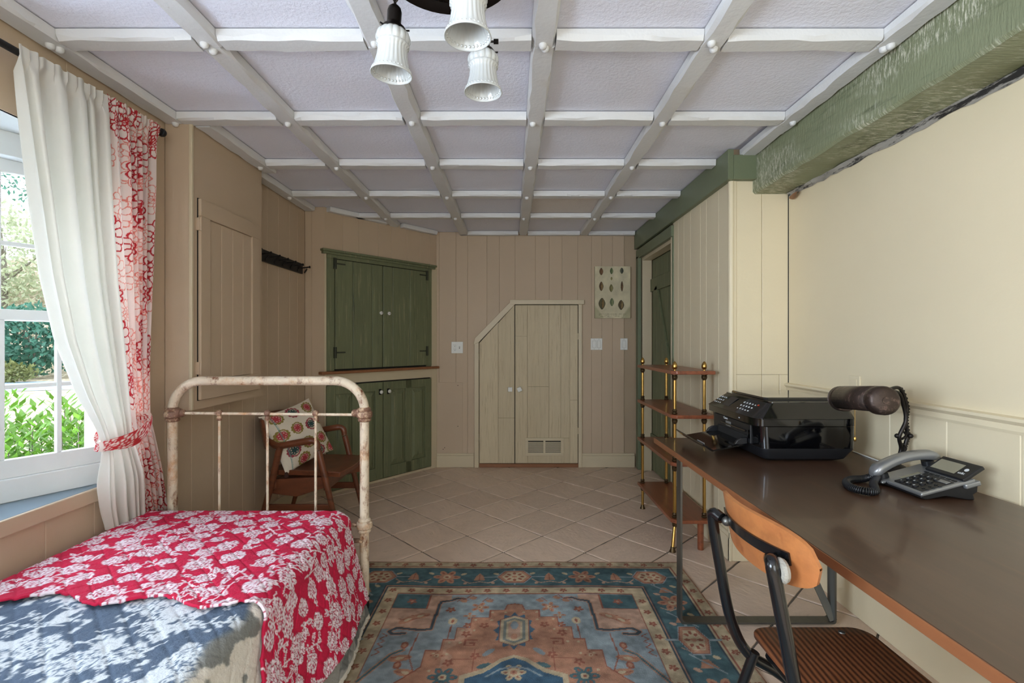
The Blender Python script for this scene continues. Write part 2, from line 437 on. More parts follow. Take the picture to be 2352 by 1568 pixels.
MB().frame(DP(0, -.014, 0), du, dn, Z_, .016, .018, 1.95).build('corner_stile', M['trimcream'], wc, bevel=.002)
MB().frame(DP(1.098, -.014, 0), du, dn, Z_, .07, .018, 1.95).build('corner_stile', M['trimcream'], wc, bevel=.002)
MB().frame(DP(0, -.014, .885), du, dn, Z_, LD, .016, .085).build('corner_rail', M['trimcream'], wc, bevel=.002)
MB().frame(DP(0, -.014, 0), du, dn, Z_, LD, .014, .02).build('corner_rail', M['trimcream'], wc)

# left wall with the window bay
wl = MB()
t0, t1 = XL-.012-.14, XL-.012
OY0, OY1, OZ0, OZ1 = 1.0, 2.075, .655, 1.98
Q0, Q1, QZ0, QZ1 = -1.15, .25, .80, 1.95
wl.box(t0, t1, -1.9, Q0, 0, 2.36); wl.box(t0, t1, Q0, Q1, 0, QZ0); wl.box(t0, t1, Q0, Q1, QZ1, 2.36)
wl.box(t0, t1, Q1, OY0, 0, 2.36); wl.box(t0, t1, OY0, OY1, 0, OZ0-.03); wl.box(t0, t1, OY0, OY1, OZ1+.03, 2.36); wl.box(t0, t1, OY1, 3.95, 0, 2.36)
wl = wl.build('wall_left', M['wallbase']); struct(wl, 'beige boarded wall on the left with the window', 'wall')
def lwall(y0, y1, z0, z1, widths):
    y = y0; i = 0
    while y < y1-1e-4:
        w = min(widths[i % len(widths)], y1-y); i += 1
        plank('plank', (t1, y, z0), Y_, X_, Z_, w, .012, z1-z0, M['wall'], wl); y += w
lwall(-1.75, Q0, 0, H_C, (.2, .22)); lwall(Q0, Q1, 0, QZ0, (.24, .2)); lwall(Q0, Q1, QZ1, H_C, (.24, .2)); lwall(Q1, OY0, 0, H_C, (.25, .2, .3))
lwall(OY0, OY1, 0, OZ0-.03, (.23, .27, .21, .2)); lwall(OY0, OY1, OZ1, H_C, (.26, .28, .25, .3)); lwall(OY1, 2.30, 0, H_C, (.115, .11))
lwall(2.30, 2.96, 0, .92, (.19, .18, .15, .14)); lwall(2.96, 3.85, 0, H_C, (.14, .165, .15, .175, .13, .13))
# splayed reveal of the bay
WO = np.array([-1.82, 1.72]); wd = np.array([.471, .882]); wd /= np.linalg.norm(wd); wn = np.array([wd[1], -wd[0]])
def WP(s, n, z): return (WO[0]+wd[0]*s+wn[0]*n, WO[1]+wd[1]*s+wn[1]*n, z)
sL = (OY0-WO[1])/wd[1]; sR = (OY1-WO[1])/wd[1]
pL = WO+wd*sL; pR = WO+wd*sR
MB().prism([(XL+.006, OY0), (XL+.006, OY1), (pR[0], OY1), (pR[0]-.08, OY1+.02), (pL[0]-.12, OY0)], (0,0,OZ0-.03), X_, Y_, Z_, .03).build('sill_board', M['sill'], wl, bevel=.003)
MB().box(XL-.001, XL+.018, OY0-.02, OY1+.01, OZ0-.055, OZ0-.001).build('sill_nosing', M['wall'], wl, bevel=.004)
MB().prism([(XL-.002, OY0), (XL-.002, OY1), (pR[0]-.08, OY1+.02), (pL[0]-.12, OY0)], (0,0,OZ1), X_, Y_, Z_, .03).build('soffit_board', M['white'], wl)
MB().box(pL[0]-.12, XL-.002, OY0-.03, OY0, OZ0-.05, OZ1+.05).build('reveal_board', M['white'], wl)
# wall-hung box-out with its panelled hatch
bx = MB().box(XL-.0, -1.53, 2.30, 2.955, .90, H_C-.001)
cb = thing('wall_cupboard', 'beige painted built-in wall cupboard with a framed hatch beside the red curtain', 'cupboard', (-1.59, 2.63, .90))
bx.build('body', M['wall'], cb)
MB().box(-1.537, -1.521, 2.297, 2.312, .90, H_C-.002).build('corner_bead', M['trimcream'], cb, bevel=.003)
hd = MB(); a0, a1, b0, b1 = 2.352, 2.905, .945, 1.925
hd.box(-1.53, -1.512, a0, a1, b0, b0+.095); hd.box(-1.53, -1.512, a0, a1, b1-.085, b1); hd.box(-1.53, -1.512, a0, a0+.075, b0+.095, b1-.085); hd.box(-1.53, -1.512, a1-.085, a1, b0+.095, b1-.085)
hd = hd.build('hatch_frame', M['wall'], cb, bevel=.002)
y = a0+.077
for w in (.105, .10, .10, .086):
    plank('plank', (-1.53, y, b0+.097), Y_, X_, Z_, w, .009, b1-b0-.184, M['wall'], hd, c=.002); y += w
for z in (1.10, 1.80):
    MB().box(-1.531, -1.512, a0-.012, a0-.001, z-.03, z+.03).tube([(-1.512, a0-.003, z-.032), (-1.512, a0-.003, z+.032)], .0045, 8).build('hinge', M['wall'], cb)
MB().box(-1.53, -1.526, a0-.003, a1+.003, b0-.003, b1+.003).build('gap', M['dark'], cb)  # dark rim put in as the thin shadow line round the hatch frame
# baseboard along the left wall beyond the bed
o = MB().box(XL, XL+.016, 2.0, 3.85, 0, .12).build('baseboard_left', M['trimcream'], bevel=.003); struct(o, 'beige baseboard along the left wall', 'baseboard')

# right wall
wr = MB().box(XR, XR+.15, -1.9, 2.90, -.02, 2.36).build('wall_right', M['cream']); struct(wr, 'smooth cream plaster wall on the right above a boarded dado', 'wall')
y = -1.7
for i, w in enumerate([.27, .25, .3, .26, .24, .3, .25, .27, .25, .26, .28, .24, .25, .26, .27, .25, .24, .26]):
    w = min(w, 2.72-y)
    if w < .01: break
    plank('plank', (XR, y, .15), Y_, (-1,0,0), Z_, w, .008, .82, M['cream'], wr, c=.003); y += w
o = MB(); prof = [(0, 0), (.010, 0), (.014, .010), (.013, .028), (.024, .040), (.024, .050), (.0, .054)]
o.prism(prof, (XR, -1.7, .945), (-1,0,0), Z_, Y_, 4.42).build('trim_1', M['cream']); struct(bpy.data.objects['trim_1'], 'cream chair rail moulding along the right wall', 'trim')
o = MB().box(XR-.016, XR, -1.7, 2.72, 0, .15).box(XR-.012, XR, -1.7, 2.72, .15, .185).build('baseboard_right', M['cream'], bevel=.003); struct(o, 'cream baseboard along the right wall under the desk', 'baseboard')

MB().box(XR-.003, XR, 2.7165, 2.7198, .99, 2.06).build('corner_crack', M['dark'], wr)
# closet block on the right with the green plank door
XC = 1.23
wk = MB(); wk.box(XC+.012, XR+.1, 2.732, 2.85, 0, 2.36); wk.box(XC+.012, XC+.11, 2.85, 3.69, 0, 2.36); wk.box(XC+.012, XC+.11, 3.69, 4.76, 2.03, 2.36)
wk.box(XC+.012, XC+.11, 4.62, 4.76, 0, 2.03); wk.box(XC+.20, XC+.25, 2.85, 4.76, 0, 2.36)
wk = wk.build('wall_closet', M['wallbase']); struct(wk, 'cream boarded closet walls standing out beside the green door', 'wall')
y = 2.72
for w in (.16, .18, .10, .17, .13, .12, .11):
    plank('plank', (XC+.012, y, .0), Y_, (-1,0,0), Z_, w, .012, 2.14, M['cream'], wk); y += w
for z0, z1, ws in ((1.045, 2.14, (.165, .15)), (.0, 1.043, (.165, .098, .052))):
    x = XC+.012
    for w in ws:
        plank('plank', (x, 2.732, z0), X_, (0,-1,0), Z_, w, .012, z1-z0, M['cream'], wk, c=.003, gap=.001); x += w
MB().tube([(XC+.006, 2.726, 0), (XC+.006, 2.726, 2.13)], .017, 12).box(XC-.004, XC+.028, 2.714, 2.73, 0, 2.13).build('corner_bead', M['cream'], wk, smooth=True)
MB().box(XC-.016, XC, 2.70, 3.70, 0, .13).box(XC-.012, XC, 2.704, 3.70, .13, .155).box(XC-.016, XR-.016, 2.704, 2.72, 0, .13).box(XC-.012, XR-.016, 2.708, 2.72, .13, .155).build('baseboard_closet', M['cream'], bevel=.003)
struct(bpy.data.objects['baseboard_closet'], 'cream baseboard around the closet corner behind the shelf', 'baseboard')
# doorway trim
tr = MB().box(XC-.02, XC+.012, 4.64, 4.72, 0, 2.05).box(XC-.02, XC+.012, 3.675, 4.72, 2.03, 2.115).box(XC-.008, XC+.012, 3.675, 3.70, 0, 2.03)
tr = tr.build('trim_2', M['green'], bevel=.003); struct(tr, 'green door casing around the plank door at the far right', 'trim')
tj = MB().box(XC+.012, XC+.10, 4.60, 4.64, 0, 2.03).box(XC+.012, XC+.10, 3.70, 4.60, 2.0, 2.03).box(XC-.012, XC+.012, 3.70, 3.712, 0, 2.03).build('trim_3', M['trimcream'], bevel=.002)
struct(tj, 'beige door jamb lining inside the green casing', 'trim')
dr = thing('door_1', 'green plank door with a diagonal brace on the closet', 'door', (XC+.13, 4.15, 0), kind='structure')
y = 3.70
for w in (.15, .16, .145, .15, .155, .14):
    plank('plank', (XC+.125, y, .012), Y_, (-1,0,0), Z_, w, .02, 1.985, M['greenold'], dr); y += w
MB().box(XC+.085, XC+.105, 3.70, 4.60, 1.70, 1.82).build('ledge', M['greenold'], dr, bevel=.003)
MB().box(XC+.085, XC+.105, 3.70, 4.60, .22, .36).build('ledge', M['greenold'], dr, bevel=.003)
a = np.array([0, 4.52-3.78, .36-1.70]); La = np.linalg.norm(a); a /= La
MB().frame((XC+.085, 4.50, 1.70), (0, -.7/1.5, -1.34/1.5), (0, -1.34/1.5, .7/1.5), X_, 1.45, .10, .02).build('brace', M['greenold'], dr, bevel=.003)
# green fascia over the closet and the great beam
fs = MB().box(1.198, XC, 2.68, YB, 2.13, ZB+.03).box(XC, 1.357, 2.68, 2.72, 2.13, ZB+.0).build('trim_4', M['green'], bevel=.003); struct(fs, 'smooth green fascia board running under the ceiling over the closet', 'trim')
n = 60; vv = []; ff = []; r = np.random.default_rng(3)
for i in range(n+1):
    yy = -1.75+(2.72+1.75)*i/n; j = r.uniform(-.004, .004, 3)
    vv += [(1.357, yy, H_C), (1.354+j[0], yy, 2.072+j[1]), (1.366, yy, 2.061+j[1]), (1.545, yy, 2.060+j[2]), (1.553, yy, 2.064), (1.553, yy, H_C)]
for i in range(n):
    for k in range(5): ff.append((i*6+k, (i+1)*6+k, (i+1)*6+k+1, i*6+k+1))
ff += [tuple(range(6)), tuple(n*6+k for k in range(6))[::-1]]
bm_ = MB().add(vv, [q[::-1] for q in ff]).build('trim_5', M['greenbeam'], smooth=True, angle=25); struct(bm_, 'heavy rough-sawn green timber beam along the right wall top', 'beam')
# frayed strip of old plaster between beam and wall
n = 90; vv = []; ff = []
for i in range(n+1):
    yy = -1.7+(2.70+1.7)*i/n
    vv += [(1.553, yy, 2.064), (1.535+r.uniform(-.006, .006), yy, 2.058), (1.552, yy, 2.035+r.uniform(-.006, .006))]
for i in range(n):
    for k in range(2): ff.append((i*3+k, i*3+k+1, (i+1)*3+k+1, (i+1)*3+k))
o = MB().add(vv, ff).build('trim_6', pm('weathered_grey_strip', (150, 146, 138), .8, var=.3, vsc=30, st=(1, .3, 1), dark=(34, 32, 30), dlo=.5, dhi=.56, dsc=8, dst=(1, .6, 4)), smooth=True); struct(o, 'weathered grey strip between green beam and plaster', 'trim')
sc_ = []; 
for i in range(9):
    t = i/8; w = .018*math.sin(math.pi*min(1, t+.08))+.003
    sc_ += [(1.553-.03*t*t-.004, 2.70-.14*t, 2.04-.012*t+w*.4), (1.553-.045*t*t-.006, 2.70-.14*t, 2.035-.015*t-w)]
o = MB().add(sc_, [(2*i, 2*i+1, 2*i+3, 2*i+2) for i in range(8)]).build('peeling_paper', pm('peeling_paper_brown', (150, 108, 76), .7, var=.3, vsc=30), wr)
# rear wall with an opening added for the fill lamp (behind the camera)
wz = MB(); wz.box(-1.9, -.25, -1.90, -1.75, 0, 2.36); wz.box(1.15, 1.9, -1.90, -1.75, 0, 2.36); wz.box(-.25, 1.15, -1.90, -1.75, 2.08, 2.36)
wz.box(-.25, 1.15, -1.90, -1.75, -.02, .45)
wz = wz.build('wall_rear', M['cream']); struct(wz, 'cream wall behind the viewer', 'wall')

# back-wall baseboards
o = MB().box(-.735, -.372, YB-.018, YB, 0, .115).box(-.735, -.372, YB-.012, YB, .115, .137).build('baseboard_back', M['trimcream'], bevel=.003); struct(o, 'beige baseboard left of the stair-cupboard door', 'baseboard')
o = MB().box(.682, 1.20, YB-.018, YB, 0, .115).box(.682, 1.20, YB-.012, YB, .115, .137).build('baseboard_far', M['trimcream'], bevel=.003); struct(o, 'beige baseboard right of the stair-cupboard door', 'baseboard')
# under-stair double door
d2 = thing('door_2', 'limed oak double door with a sloping top under the stairs', 'door', (.16, YB, 0), kind='structure')
yf = YB-.022
fr = MB()
fr.prism([(-.367, 0), (-.324, 0), (-.324, 1.222), (-.367, 1.205)], (0, YB, 0), X_, Z_, (0,-1,0), .026)
fr.prism([(-.375, 1.20), (-.362, 1.262), (-.012, 1.622), (.030, 1.592), (-.324, 1.222)], (0, YB, 0), X_, Z_, (0,-1,0), .030)
fr.prism([(-.02, 1.592), (.705, 1.592), (.705, 1.636), (-.02, 1.636)], (0, YB, 0), X_, Z_, (0,-1,0), .032)
fr.prism([(.648, 0), (.684, 0), (.684, 1.592), (.648, 1.592)], (0, YB, 0), X_, Z_, (0,-1,0), .026)
fr.build('casing', M['trimcream'], d2, bevel=.003)
MB().box(-.32, .648, YB-.016, YB, .0, .036).build('threshold', M['brownwood'], d2, bevel=.002)
MB().prism([(-.322, .036), (.65, .036), (.65, 1.595), (.03, 1.595), (-.322, 1.222)], (0, YB, 0), X_, Z_, (0,-1,0), .004).build('gap', M['dark'], d2)
def slope(x): return 1.216+(x+.322)*(1.586-1.216)/(.026+.322)
leafL = MB().prism([(-.318, .042), (.024, .042), (.024, slope(.020)), (-.318, slope(-.318)-.004)], (0, YB-.004, 0), X_, Z_, (0,-1,0), .006).build('leaf', M['whitewash'], d2)
leafR = MB().box(.031, .643, YB-.010, YB-.004, .042, 1.586).build('leaf', M['whitewash'], d2)
def dplank(x0, x1, z0, z1, par):
    MB().prism([(x0+.001, z0), (x1-.001, z0), (x1-.001, min(z1, slope(x1)) if par is leafL else z1), (x0+.001, min(z1, slope(x0)-.003) if par is leafL else z1)], (0, YB-.010, 0), X_, Z_, (0,-1,0), .010).build('plank', M['whitewash'], par, bevel=.0012, seg=1)
dplank(-.318, -.135, .042, 2, leafL); dplank(-.135, .024, .042, .482, leafL); dplank(-.135, .024, .484, 2, leafL)
for x0, x1, cuts in ((.031, .15, (.042, 1.282, 1.586)), (.15, .36, (.29, .79, 1.586)), (.36, .476, (.29, 1.586)), (.476, .565, (.29, 1.586)), (.565, .643, (.042, .66, 1.586)), (.15, .565, (.042, .29))):
    for z0, z1 in zip(cuts[:-1], cuts[1:]): dplank(x0, x1, z0, z1-.0015, leafR)
for x, rz, lf in ((-.018, .0, leafL), (.073, .45, leafR)):
    k = MB(); pts = []
    c, s = math.cos(rz), math.sin(rz)
    k.lathe([(.012, 0), (.010, .02)], (x, YB-.02, .765), (0,-1,0), 10)
    k.frame((x-(c-s)*.022, YB-.055, .765-(s+c)*.022), (c,0,s), (-s,0,c), Y_, .044, .044, .016)
    k.build('knob', M['plate'], lf, bevel=.005)
for x, z in ((-.325, 1.08), (-.325, .30), (.645, 1.28), (.645, .36)):
    MB().tube([(x, YB-.027, z-.03), (x, YB-.027, z+.03)], .005, 8).build('hinge', M['trimcream'], d2)
v = MB().box(.128, .505, YB-.028, YB-.020, .115, .143).box(.128, .505, YB-.028, YB-.020, .262, .290).box(.128, .157, YB-.028, YB-.020, .143, .262).box(.476, .505, YB-.028, YB-.020, .143, .262).box(.306, .326, YB-.028, YB-.020, .143, .262).build('vent_grille', M['trimcream'], leafR, bevel=.002)
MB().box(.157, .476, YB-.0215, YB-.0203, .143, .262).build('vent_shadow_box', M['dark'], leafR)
for xa, xb in ((.157, .306), (.326, .476)):
    for i in range(9):
        z = .147+i*.013
        MB().frame((xa, YB-.0270, z), X_, (0,-.35,-.94), (0,-.94,.35), xb-xa, .008, .0014).build('slat', M['trimcream'], leafR)

# skewed sash window
w1 = thing('window_1', 'white painted sash window with small panes beyond the white curtain', 'window', WP(0,0,.66), kind='structure')
uL, uR = sL+.02, .345
fr = MB()
wx, wy = (wd[0], wd[1], 0), (wn[0], wn[1], 0)
def wbox(mb, s0, s1, z0, z1, n0, n1): mb.frame(WP(s0, n0, z0), wx, wy, Z_, s1-s0, n1-n0, z1-z0)
wbox(fr, uL-.06, uR+.06, .655, .738, -.05, .018); wbox(fr, uL-.06, uR+.06, 1.893, 1.98, -.06, .02); wbox(fr, uL-.06, uL, .735, 1.9, -.06, .01); wbox(fr, uR, uR+.06, .735, 1.9, -.06, .012)
fr.build('frame', M['white'], w1, bevel=.003)
bars = [2*.158*0+.004+.158*k for k in range(-5, 2)]
for nm, z0, z1, n0, rl, ru, zm in (('lower_sash', .738, 1.346, -.028, .066, .038, 1.066), ('upper_sash', 1.306, 1.893, -.062, .038, .046, 1.588)):
    s = MB(); wbox(s, uL, uR, z0, z0+rl, n0, n0+.03); wbox(s, uL, uR, z1-ru, z1, n0, n0+.03); wbox(s, uL, uL+.03, z0+rl, z1-ru, n0, n0+.03); wbox(s, uR-.03, uR, z0+rl, z1-ru, n0, n0+.03)
    so = s.build(nm, M['white'], w1, bevel=.002)
    for b in bars:
        if not (uL+.03 < b < uR-.03): continue
        t = MB(); wbox(t, b-.008, b+.008, z0+rl, z1-ru, n0+.004, n0+.028); t.build('muntin', M['white'], so, bevel=.003)
    t = MB(); wbox(t, uL+.03, uR-.03, zm-.008, zm+.008, n0+.006, n0+.026); t.build('muntin', M['white'], so, bevel=.003)
    xs = [uL+.03]+[b for b in bars if uL+.04 < b < uR-.04]+[uR-.03]
    for a, b in zip(xs[:-1], xs[1:]):
        for za, zb in ((z0+rl, zm), (zm, z1-ru)):
            t = MB(); wbox(t, a, b, za, zb, n0+.012, n0+.015); t.build('pane', M['glass'], so)
t = MB(); wbox(t, .35, .43, .72, 1.92, -.30, -.27); t.build('outer_shutter', M['white'], w1)
# window added to let light in (beside the bed, outside the picture)
w2 = thing('added_window', 'added white framed window out of view that lets light in beside the bed', 'window', (XL-.07, (Q0+Q1)/2, QZ0), kind='structure')
f2 = MB(); xa, xb = XL-.15, XL+.01
f2.box(xa, xb, Q0, Q0+.05, QZ0, QZ1).box(xa, xb, Q1-.05, Q1, QZ0, QZ1).box(xa, xb, Q0+.05, Q1-.05, QZ0, QZ0+.05).box(xa, xb, Q0+.05, Q1-.05, QZ1-.05, QZ1)
f2.box(xa+.05, xa+.09, (Q0+Q1)/2-.02, (Q0+Q1)/2+.02, QZ0+.05, QZ1-.05)
f2.build('frame', M['white'], w2, bevel=.003)

# ------------------------------------------------------------------ switches, sockets, hook rail
def cover(name, label, cat, x, z, w, h):
    t = thing(name, label, cat, (x, YB, z))
    MB().box(x-w/2, x+w/2, YB-.007, YB, z-h/2, z+h/2).build('plate', M['plate'], t, bevel=.0025); return t
SWG = 'rocker switches on the back wall'
t = cover('light_switch', 'white double rocker switch plate below the shell print', 'switch', .828, 1.204, .113, .113); t['group'] = SWG
for dx in (-.023, .023):
    MB().box(.828+dx-.018, .828+dx+.018, YB-.0075, YB-.0068, 1.170, 1.238).build('surround', M['plateslot'], t)
    MB().box(.828+dx-.0165, .828+dx+.0165, YB-.010, YB-.007, 1.1715, 1.2365).build('rocker', M['plate'], t, bevel=.001)
    for z in (1.157, 1.251): MB().lathe([(.003, 0), (.0025, .001)], (.828+dx, YB-.007, z), (0,-1,0), 8).build('screw', M['plateslot'], t)
t = cover('light_switch', 'white single rocker switch plate close to the green door casing', 'switch', 1.097, 1.204, .070, .113); t['group'] = SWG
MB().box(1.097-.018, 1.097+.018, YB-.0075, YB-.0068, 1.170, 1.238).build('surround', M['plateslot'], t)
MB().box(1.097-.0165, 1.097+.0165, YB-.010, YB-.007, 1.1715, 1.2365).build('rocker', M['plate'], t, bevel=.001)
for z in (1.157, 1.251): MB().lathe([(.003, 0), (.0025, .001)], (1.097, YB-.007, z), (0,-1,0), 8).build('screw', M['plateslot'], t)
t = cover('wall_outlet', 'white combined outlet and toggle switch plate left of the stair door', 'outlet', -.537, 1.171, .113, .113)
for dz in (-.02, .02):
    MB().lathe([(.017, 0), (.0165, .0025)], (-.560, YB-.007, 1.171+dz), (0,-1,0), 16).build('socket', M['plate'], t)
    MB().box(-.568, -.5665, YB-.0102, YB-.0094, 1.171+dz, 1.171+dz+.009).box(-.554, -.5525, YB-.0102, YB-.0094, 1.171+dz, 1.171+dz+.008).box(-.5625, -.5575, YB-.0102, YB-.0094, 1.171+dz-.010, 1.171+dz-.005).build('slot', M['dark'], t)
MB().box(-.519, -.509, YB-.0076, YB-.0068, 1.159, 1.183).build('toggle_slot', M['plateslot'], t)
MB().box(-.5175, -.5105, YB-.018, YB-.007, 1.172, 1.180).build('toggle', M['plate'], t, bevel=.001)
t = thing('wall_switch_plate', 'cream painted cover plate on the right wall above the chair rail', 'switch', (XR, 2.19, 1.03))
MB().box(XR-.006, XR, 2.155, 2.225, 1.00, 1.075).build('plate', M['cream'], t, bevel=.002)
MB().box(XR-.008, XR-.006, 2.172, 2.208, 1.015, 1.06).build('rocker', M['cream'], t, bevel=.001)
hr = thing('coat_hook_rail', 'black coat peg rail high on the left wall beside the wall cupboard', 'coat rack', (XL, 3.4, 1.755))
MB().box(XL, XL+.018, 2.97, 3.775, 1.757, 1.836).build('rail', M['blackiron'], hr, bevel=.003)
for i in range(7):
    y = 3.03+i*.12
    MB().tube([(XL+.016, y, 1.80), (XL+.075, y, 1.806)], .0055, 8).lathe([(.0055, 0), (.010, .004), (.010, .009), (.004, .012)], (XL+.075, y, 1.806), (1,0,.1), 10).build('peg', M['blackiron'], hr, smooth=True)
    MB().frame((XL+.018, y+.05, 1.765), (0,.8,.6), (0,-.6,.8), X_, .06, .012, .004).build('carved_ridge', M['blackiron'], hr)

# ------------------------------------------------------------------ green corner cupboard
M['hingegreen'] = pm('dark_green_hinge', (58, 62, 48), .5, metal=.2, var=.3, vsc=40)
gc = thing('corner_cupboard', 'green painted corner cupboard with plank doors over panelled doors', 'cupboard', DP(.55, 0, 0))
def gbox(mb, u0, u1, z0, z1, n0, n1): mb.frame(DP(u0, n0, z0), du, dn, Z_, u1-u0, n1-n0, z1-z0); return mb
f = MB(); gbox(f, .017, .082, .995, 1.925, -.012, .008); gbox(f, 1.034, 1.098, .995, 1.925, -.012, .008); gbox(f, .017, 1.098, 1.90, 1.93, -.012, .010)
f.build('door_frame', M['greenold'], gc, bevel=.002)
h_ = MB(); gbox(h_, -.02, 1.135, 1.930, 1.950, -.012, .022); gbox(h_, -.03, 1.145, 1.950, 1.968, -.012, .034); h_.build('cornice', M['greenold'], gc, bevel=.003)
l_ = MB(); gbox(l_, -.045, 1.165, .968, .990, -.012, .045); l_.build('ledge', M['brownwood'], gc, bevel=.004)
g_ = MB(); gbox(g_, .08, 1.036, .992, 1.905, -.012, -.004); g_.build('gap', M['dark'], gc)
for u0, u1, cuts in ((.086, .533, (.086, .245, .430, .533)), (.541, 1.030, (.541, .640, .830, 1.030))):
    d_ = MB(); gbox(d_, u0, u1, 1.006, 1.892, -.002, .004); d_ = d_.build('upper_door', M['greenold'], gc)
    for a, b in zip(cuts[:-1], cuts[1:]):
        plank('plank', DP(a, .004, 1.006), du, dn, Z_, b-a, .014, .886, M['greenold'], d_, c=.004, gap=.0012)
    ku = .505 if u0 < .3 else .587
    MB().lathe([(.006, 0), (.006, .010), (.014, .014), (.016, .022), (.012, .029), (.004, .031), (.004, .029), (1e-6, .029)], DP(ku, .018, 1.478), dn, 14).build('knob', M['plate'], d_, smooth=True)
    MB().lathe([(.0045, 0), (.0045, .0012)], DP(ku, .0475, 1.478), dn, 8).build('knob_screw', M['dark'], d_)
    for z in (1.14, 1.86):
        hu = .083 if u0 < .3 else 1.032; sg = 1 if u0 < .3 else -1
        t = MB(); gbox(t, hu-.014, hu+.014, z-.045, z+.045, .014, .020); t.tube([DP(hu, .022, z-.045), DP(hu, .022, z+.045)], .005, 8)
        gbox(t, min(hu, hu+sg*.09), max(hu, hu+sg*.09), z-.006, z+.006, .018, .021); t.build('hinge', M['hingegreen'], d_)
for u0, u1 in ((.010, .533), (.541, 1.085)):
    d_ = MB(); gbox(d_, u0, u1, .030, .875, -.008, .004)
    for s0, s1 in ((u0, u0+.075), (u0+(u1-u0)*.5-.035, u0+(u1-u0)*.5+.035), (u1-.075, u1)): gbox(d_, s0, s1, .030, .875, .004, .020)
    gbox(d_, u0+.075, u1-.075, .030, .13, .004, .020); gbox(d_, u0+.075, u1-.075, .80, .875, .004, .020)
    d_ = d_.build('lower_door', M['greenold'], gc, bevel=.003)
    mid = (u0+u1)/2
    for a, b in ((u0+.082, mid-.042), (mid+.042, u1-.082)):
        MB().prism([(a, .137), (b, .137), (b, .793), (a, .793)], DP(0, .004, 0), du, Z_, dn, .002).add(
            [DP(a+.004, .005, .141), DP(b-.004, .005, .141), DP(b-.004, .005, .789), DP(a+.004, .005, .789), DP(a+.03, .016, .175), DP(b-.03, .016, .175), DP(b-.03, .016, .755), DP(a+.03, .016, .755)],
            [(0,1,5,4),(1,2,6,5),(2,3,7,6),(3,0,4,7),(4,5,6,7)]).build('raised_panel', M['greenold'], d_)
    ku = .505 if u0 < .3 else .590
    MB().lathe([(.006, 0), (.006, .012), (.015, .016), (.016, .024), (.008, .03), (1e-6, .03)], DP(ku, .020, .79), dn, 12).build('knob', M['plate'], d_, smooth=True)
    MB().frame(DP(ku-.012, .020, .765), du, dn, Z_, .024, .003, .05).build('latch_plate', M['blackiron'], d_)
g_ = MB(); gbox(g_, .005, 1.09, .022, .882, -.013, -.008); g_.build('gap', M['dark'], gc)
# ------------------------------------------------------------------ outside the window
M['lawn'] = pm('leaf_littered_ground', (158, 144, 118), .9, var=.35, vsc=1.5, wear=(226, 214, 190), wlo=.5, whi=.62, wsc=5, dark=(120, 96, 66), dlo=.55, dhi=.65, dsc=9)
M['road'] = pm('blue_grey_road', (150, 168, 184), .8, var=.1, vsc=1, wear=(214, 214, 206), wlo=.58, whi=.66, wsc=3)
M['leafbright'] = pm('fresh_green_leaf', (104, 146, 52), .5, var=.4, vsc=9, trans=.35)
M['leafdark'] = pm('blue_green_leaf', (74, 120, 100), .5, var=.4, vsc=2.2, trans=.3)
M['leafgold'] = pm('pale_autumn_leaf', (186, 192, 160), .6, var=.4, vsc=1.6, trans=.3)
M['leafolive'] = pm('olive_leaf', (112, 116, 66), .6, var=.4, vsc=3, trans=.2)
M['bark'] = pm('grey_bark', (120, 112, 100), .9, var=.3, vsc=6)
o = MB().box(-60, -2.5, -20, 40, -.35, -.30).build('ground_outside', M['lawn']); tag(o, 'pale leaf-littered ground outside the window', 'ground', kind='structure')
def quadpath(name, pts, mat, label, cat):
    vv = []; 
    for a, b in pts: vv += [a, b]
    o = MB().add(vv, [(2*i, 2*i+1, 2*i+3, 2*i+2) for i in range(len(pts)-1)]).build(name, mat); return tag(o, label, cat, kind='structure')
quadpath('road_outside', [((-30, 12.0, -.29), (-29, 16.5, -.29)), ((-18, 14.2, -.29), (-17, 18.6, -.29)), ((-9, 16.5, -.29), (-7.5, 21, -.29)), ((-1.9, 18.5, -.29), (0, 23, -.29))], M['road'], 'blue-grey road strip beyond the bush outside', 'road')
hb = MB(); nx = 26; ny = 8; r = np.random.default_rng(11); vv = []
for j in range(ny+1):
    for i in range(nx+1):
        t = j/ny; vv.append((-38+i*1.45+r.uniform(-.3, .3), 24.6+(-38+i*1.45)*.18+t*9+r.uniform(-.3, .3), -.32+(t**1.3)*6.5+r.uniform(-.25, .25)*min(1, j)))
hb.add(vv, [(j*(nx+1)+i, j*(nx+1)+i+1, (j+1)*(nx+1)+i+1, (j+1)*(nx+1)+i) for j in range(ny) for i in range(nx)])
o = hb.build('bank_outside', M['lawn'], smooth=True); tag(o, 'leafy bank rising behind the road outside', 'bank', kind='structure')
def leaves(center, radii, n, ln, wd_, seed, upright=0.3, shell=.55):
    r = np.random.default_rng(seed); mb = MB(); vv = []; ff = []
    for i in range(n):
        d = r.normal(size=3); d /= np.linalg.norm(d); rr = shell+(1-shell)*r.random()
        p = np.array(center)+d*np.array(radii)*rr
        a = r.normal(size=3); a[2] += upright*2; a /= np.linalg.norm(a); b = np.cross(a, r.normal(size=3)); b /= np.linalg.norm(b)
        l = ln*r.uniform(.6, 1.2); w = wd_*r.uniform(.7, 1.2); k = len(vv)
        vv += [p, p+a*l*.5+b*w, p+a*l, p+a*l*.5-b*w]; ff.append((k, k+1, k+2, k+3))
    return vv, ff
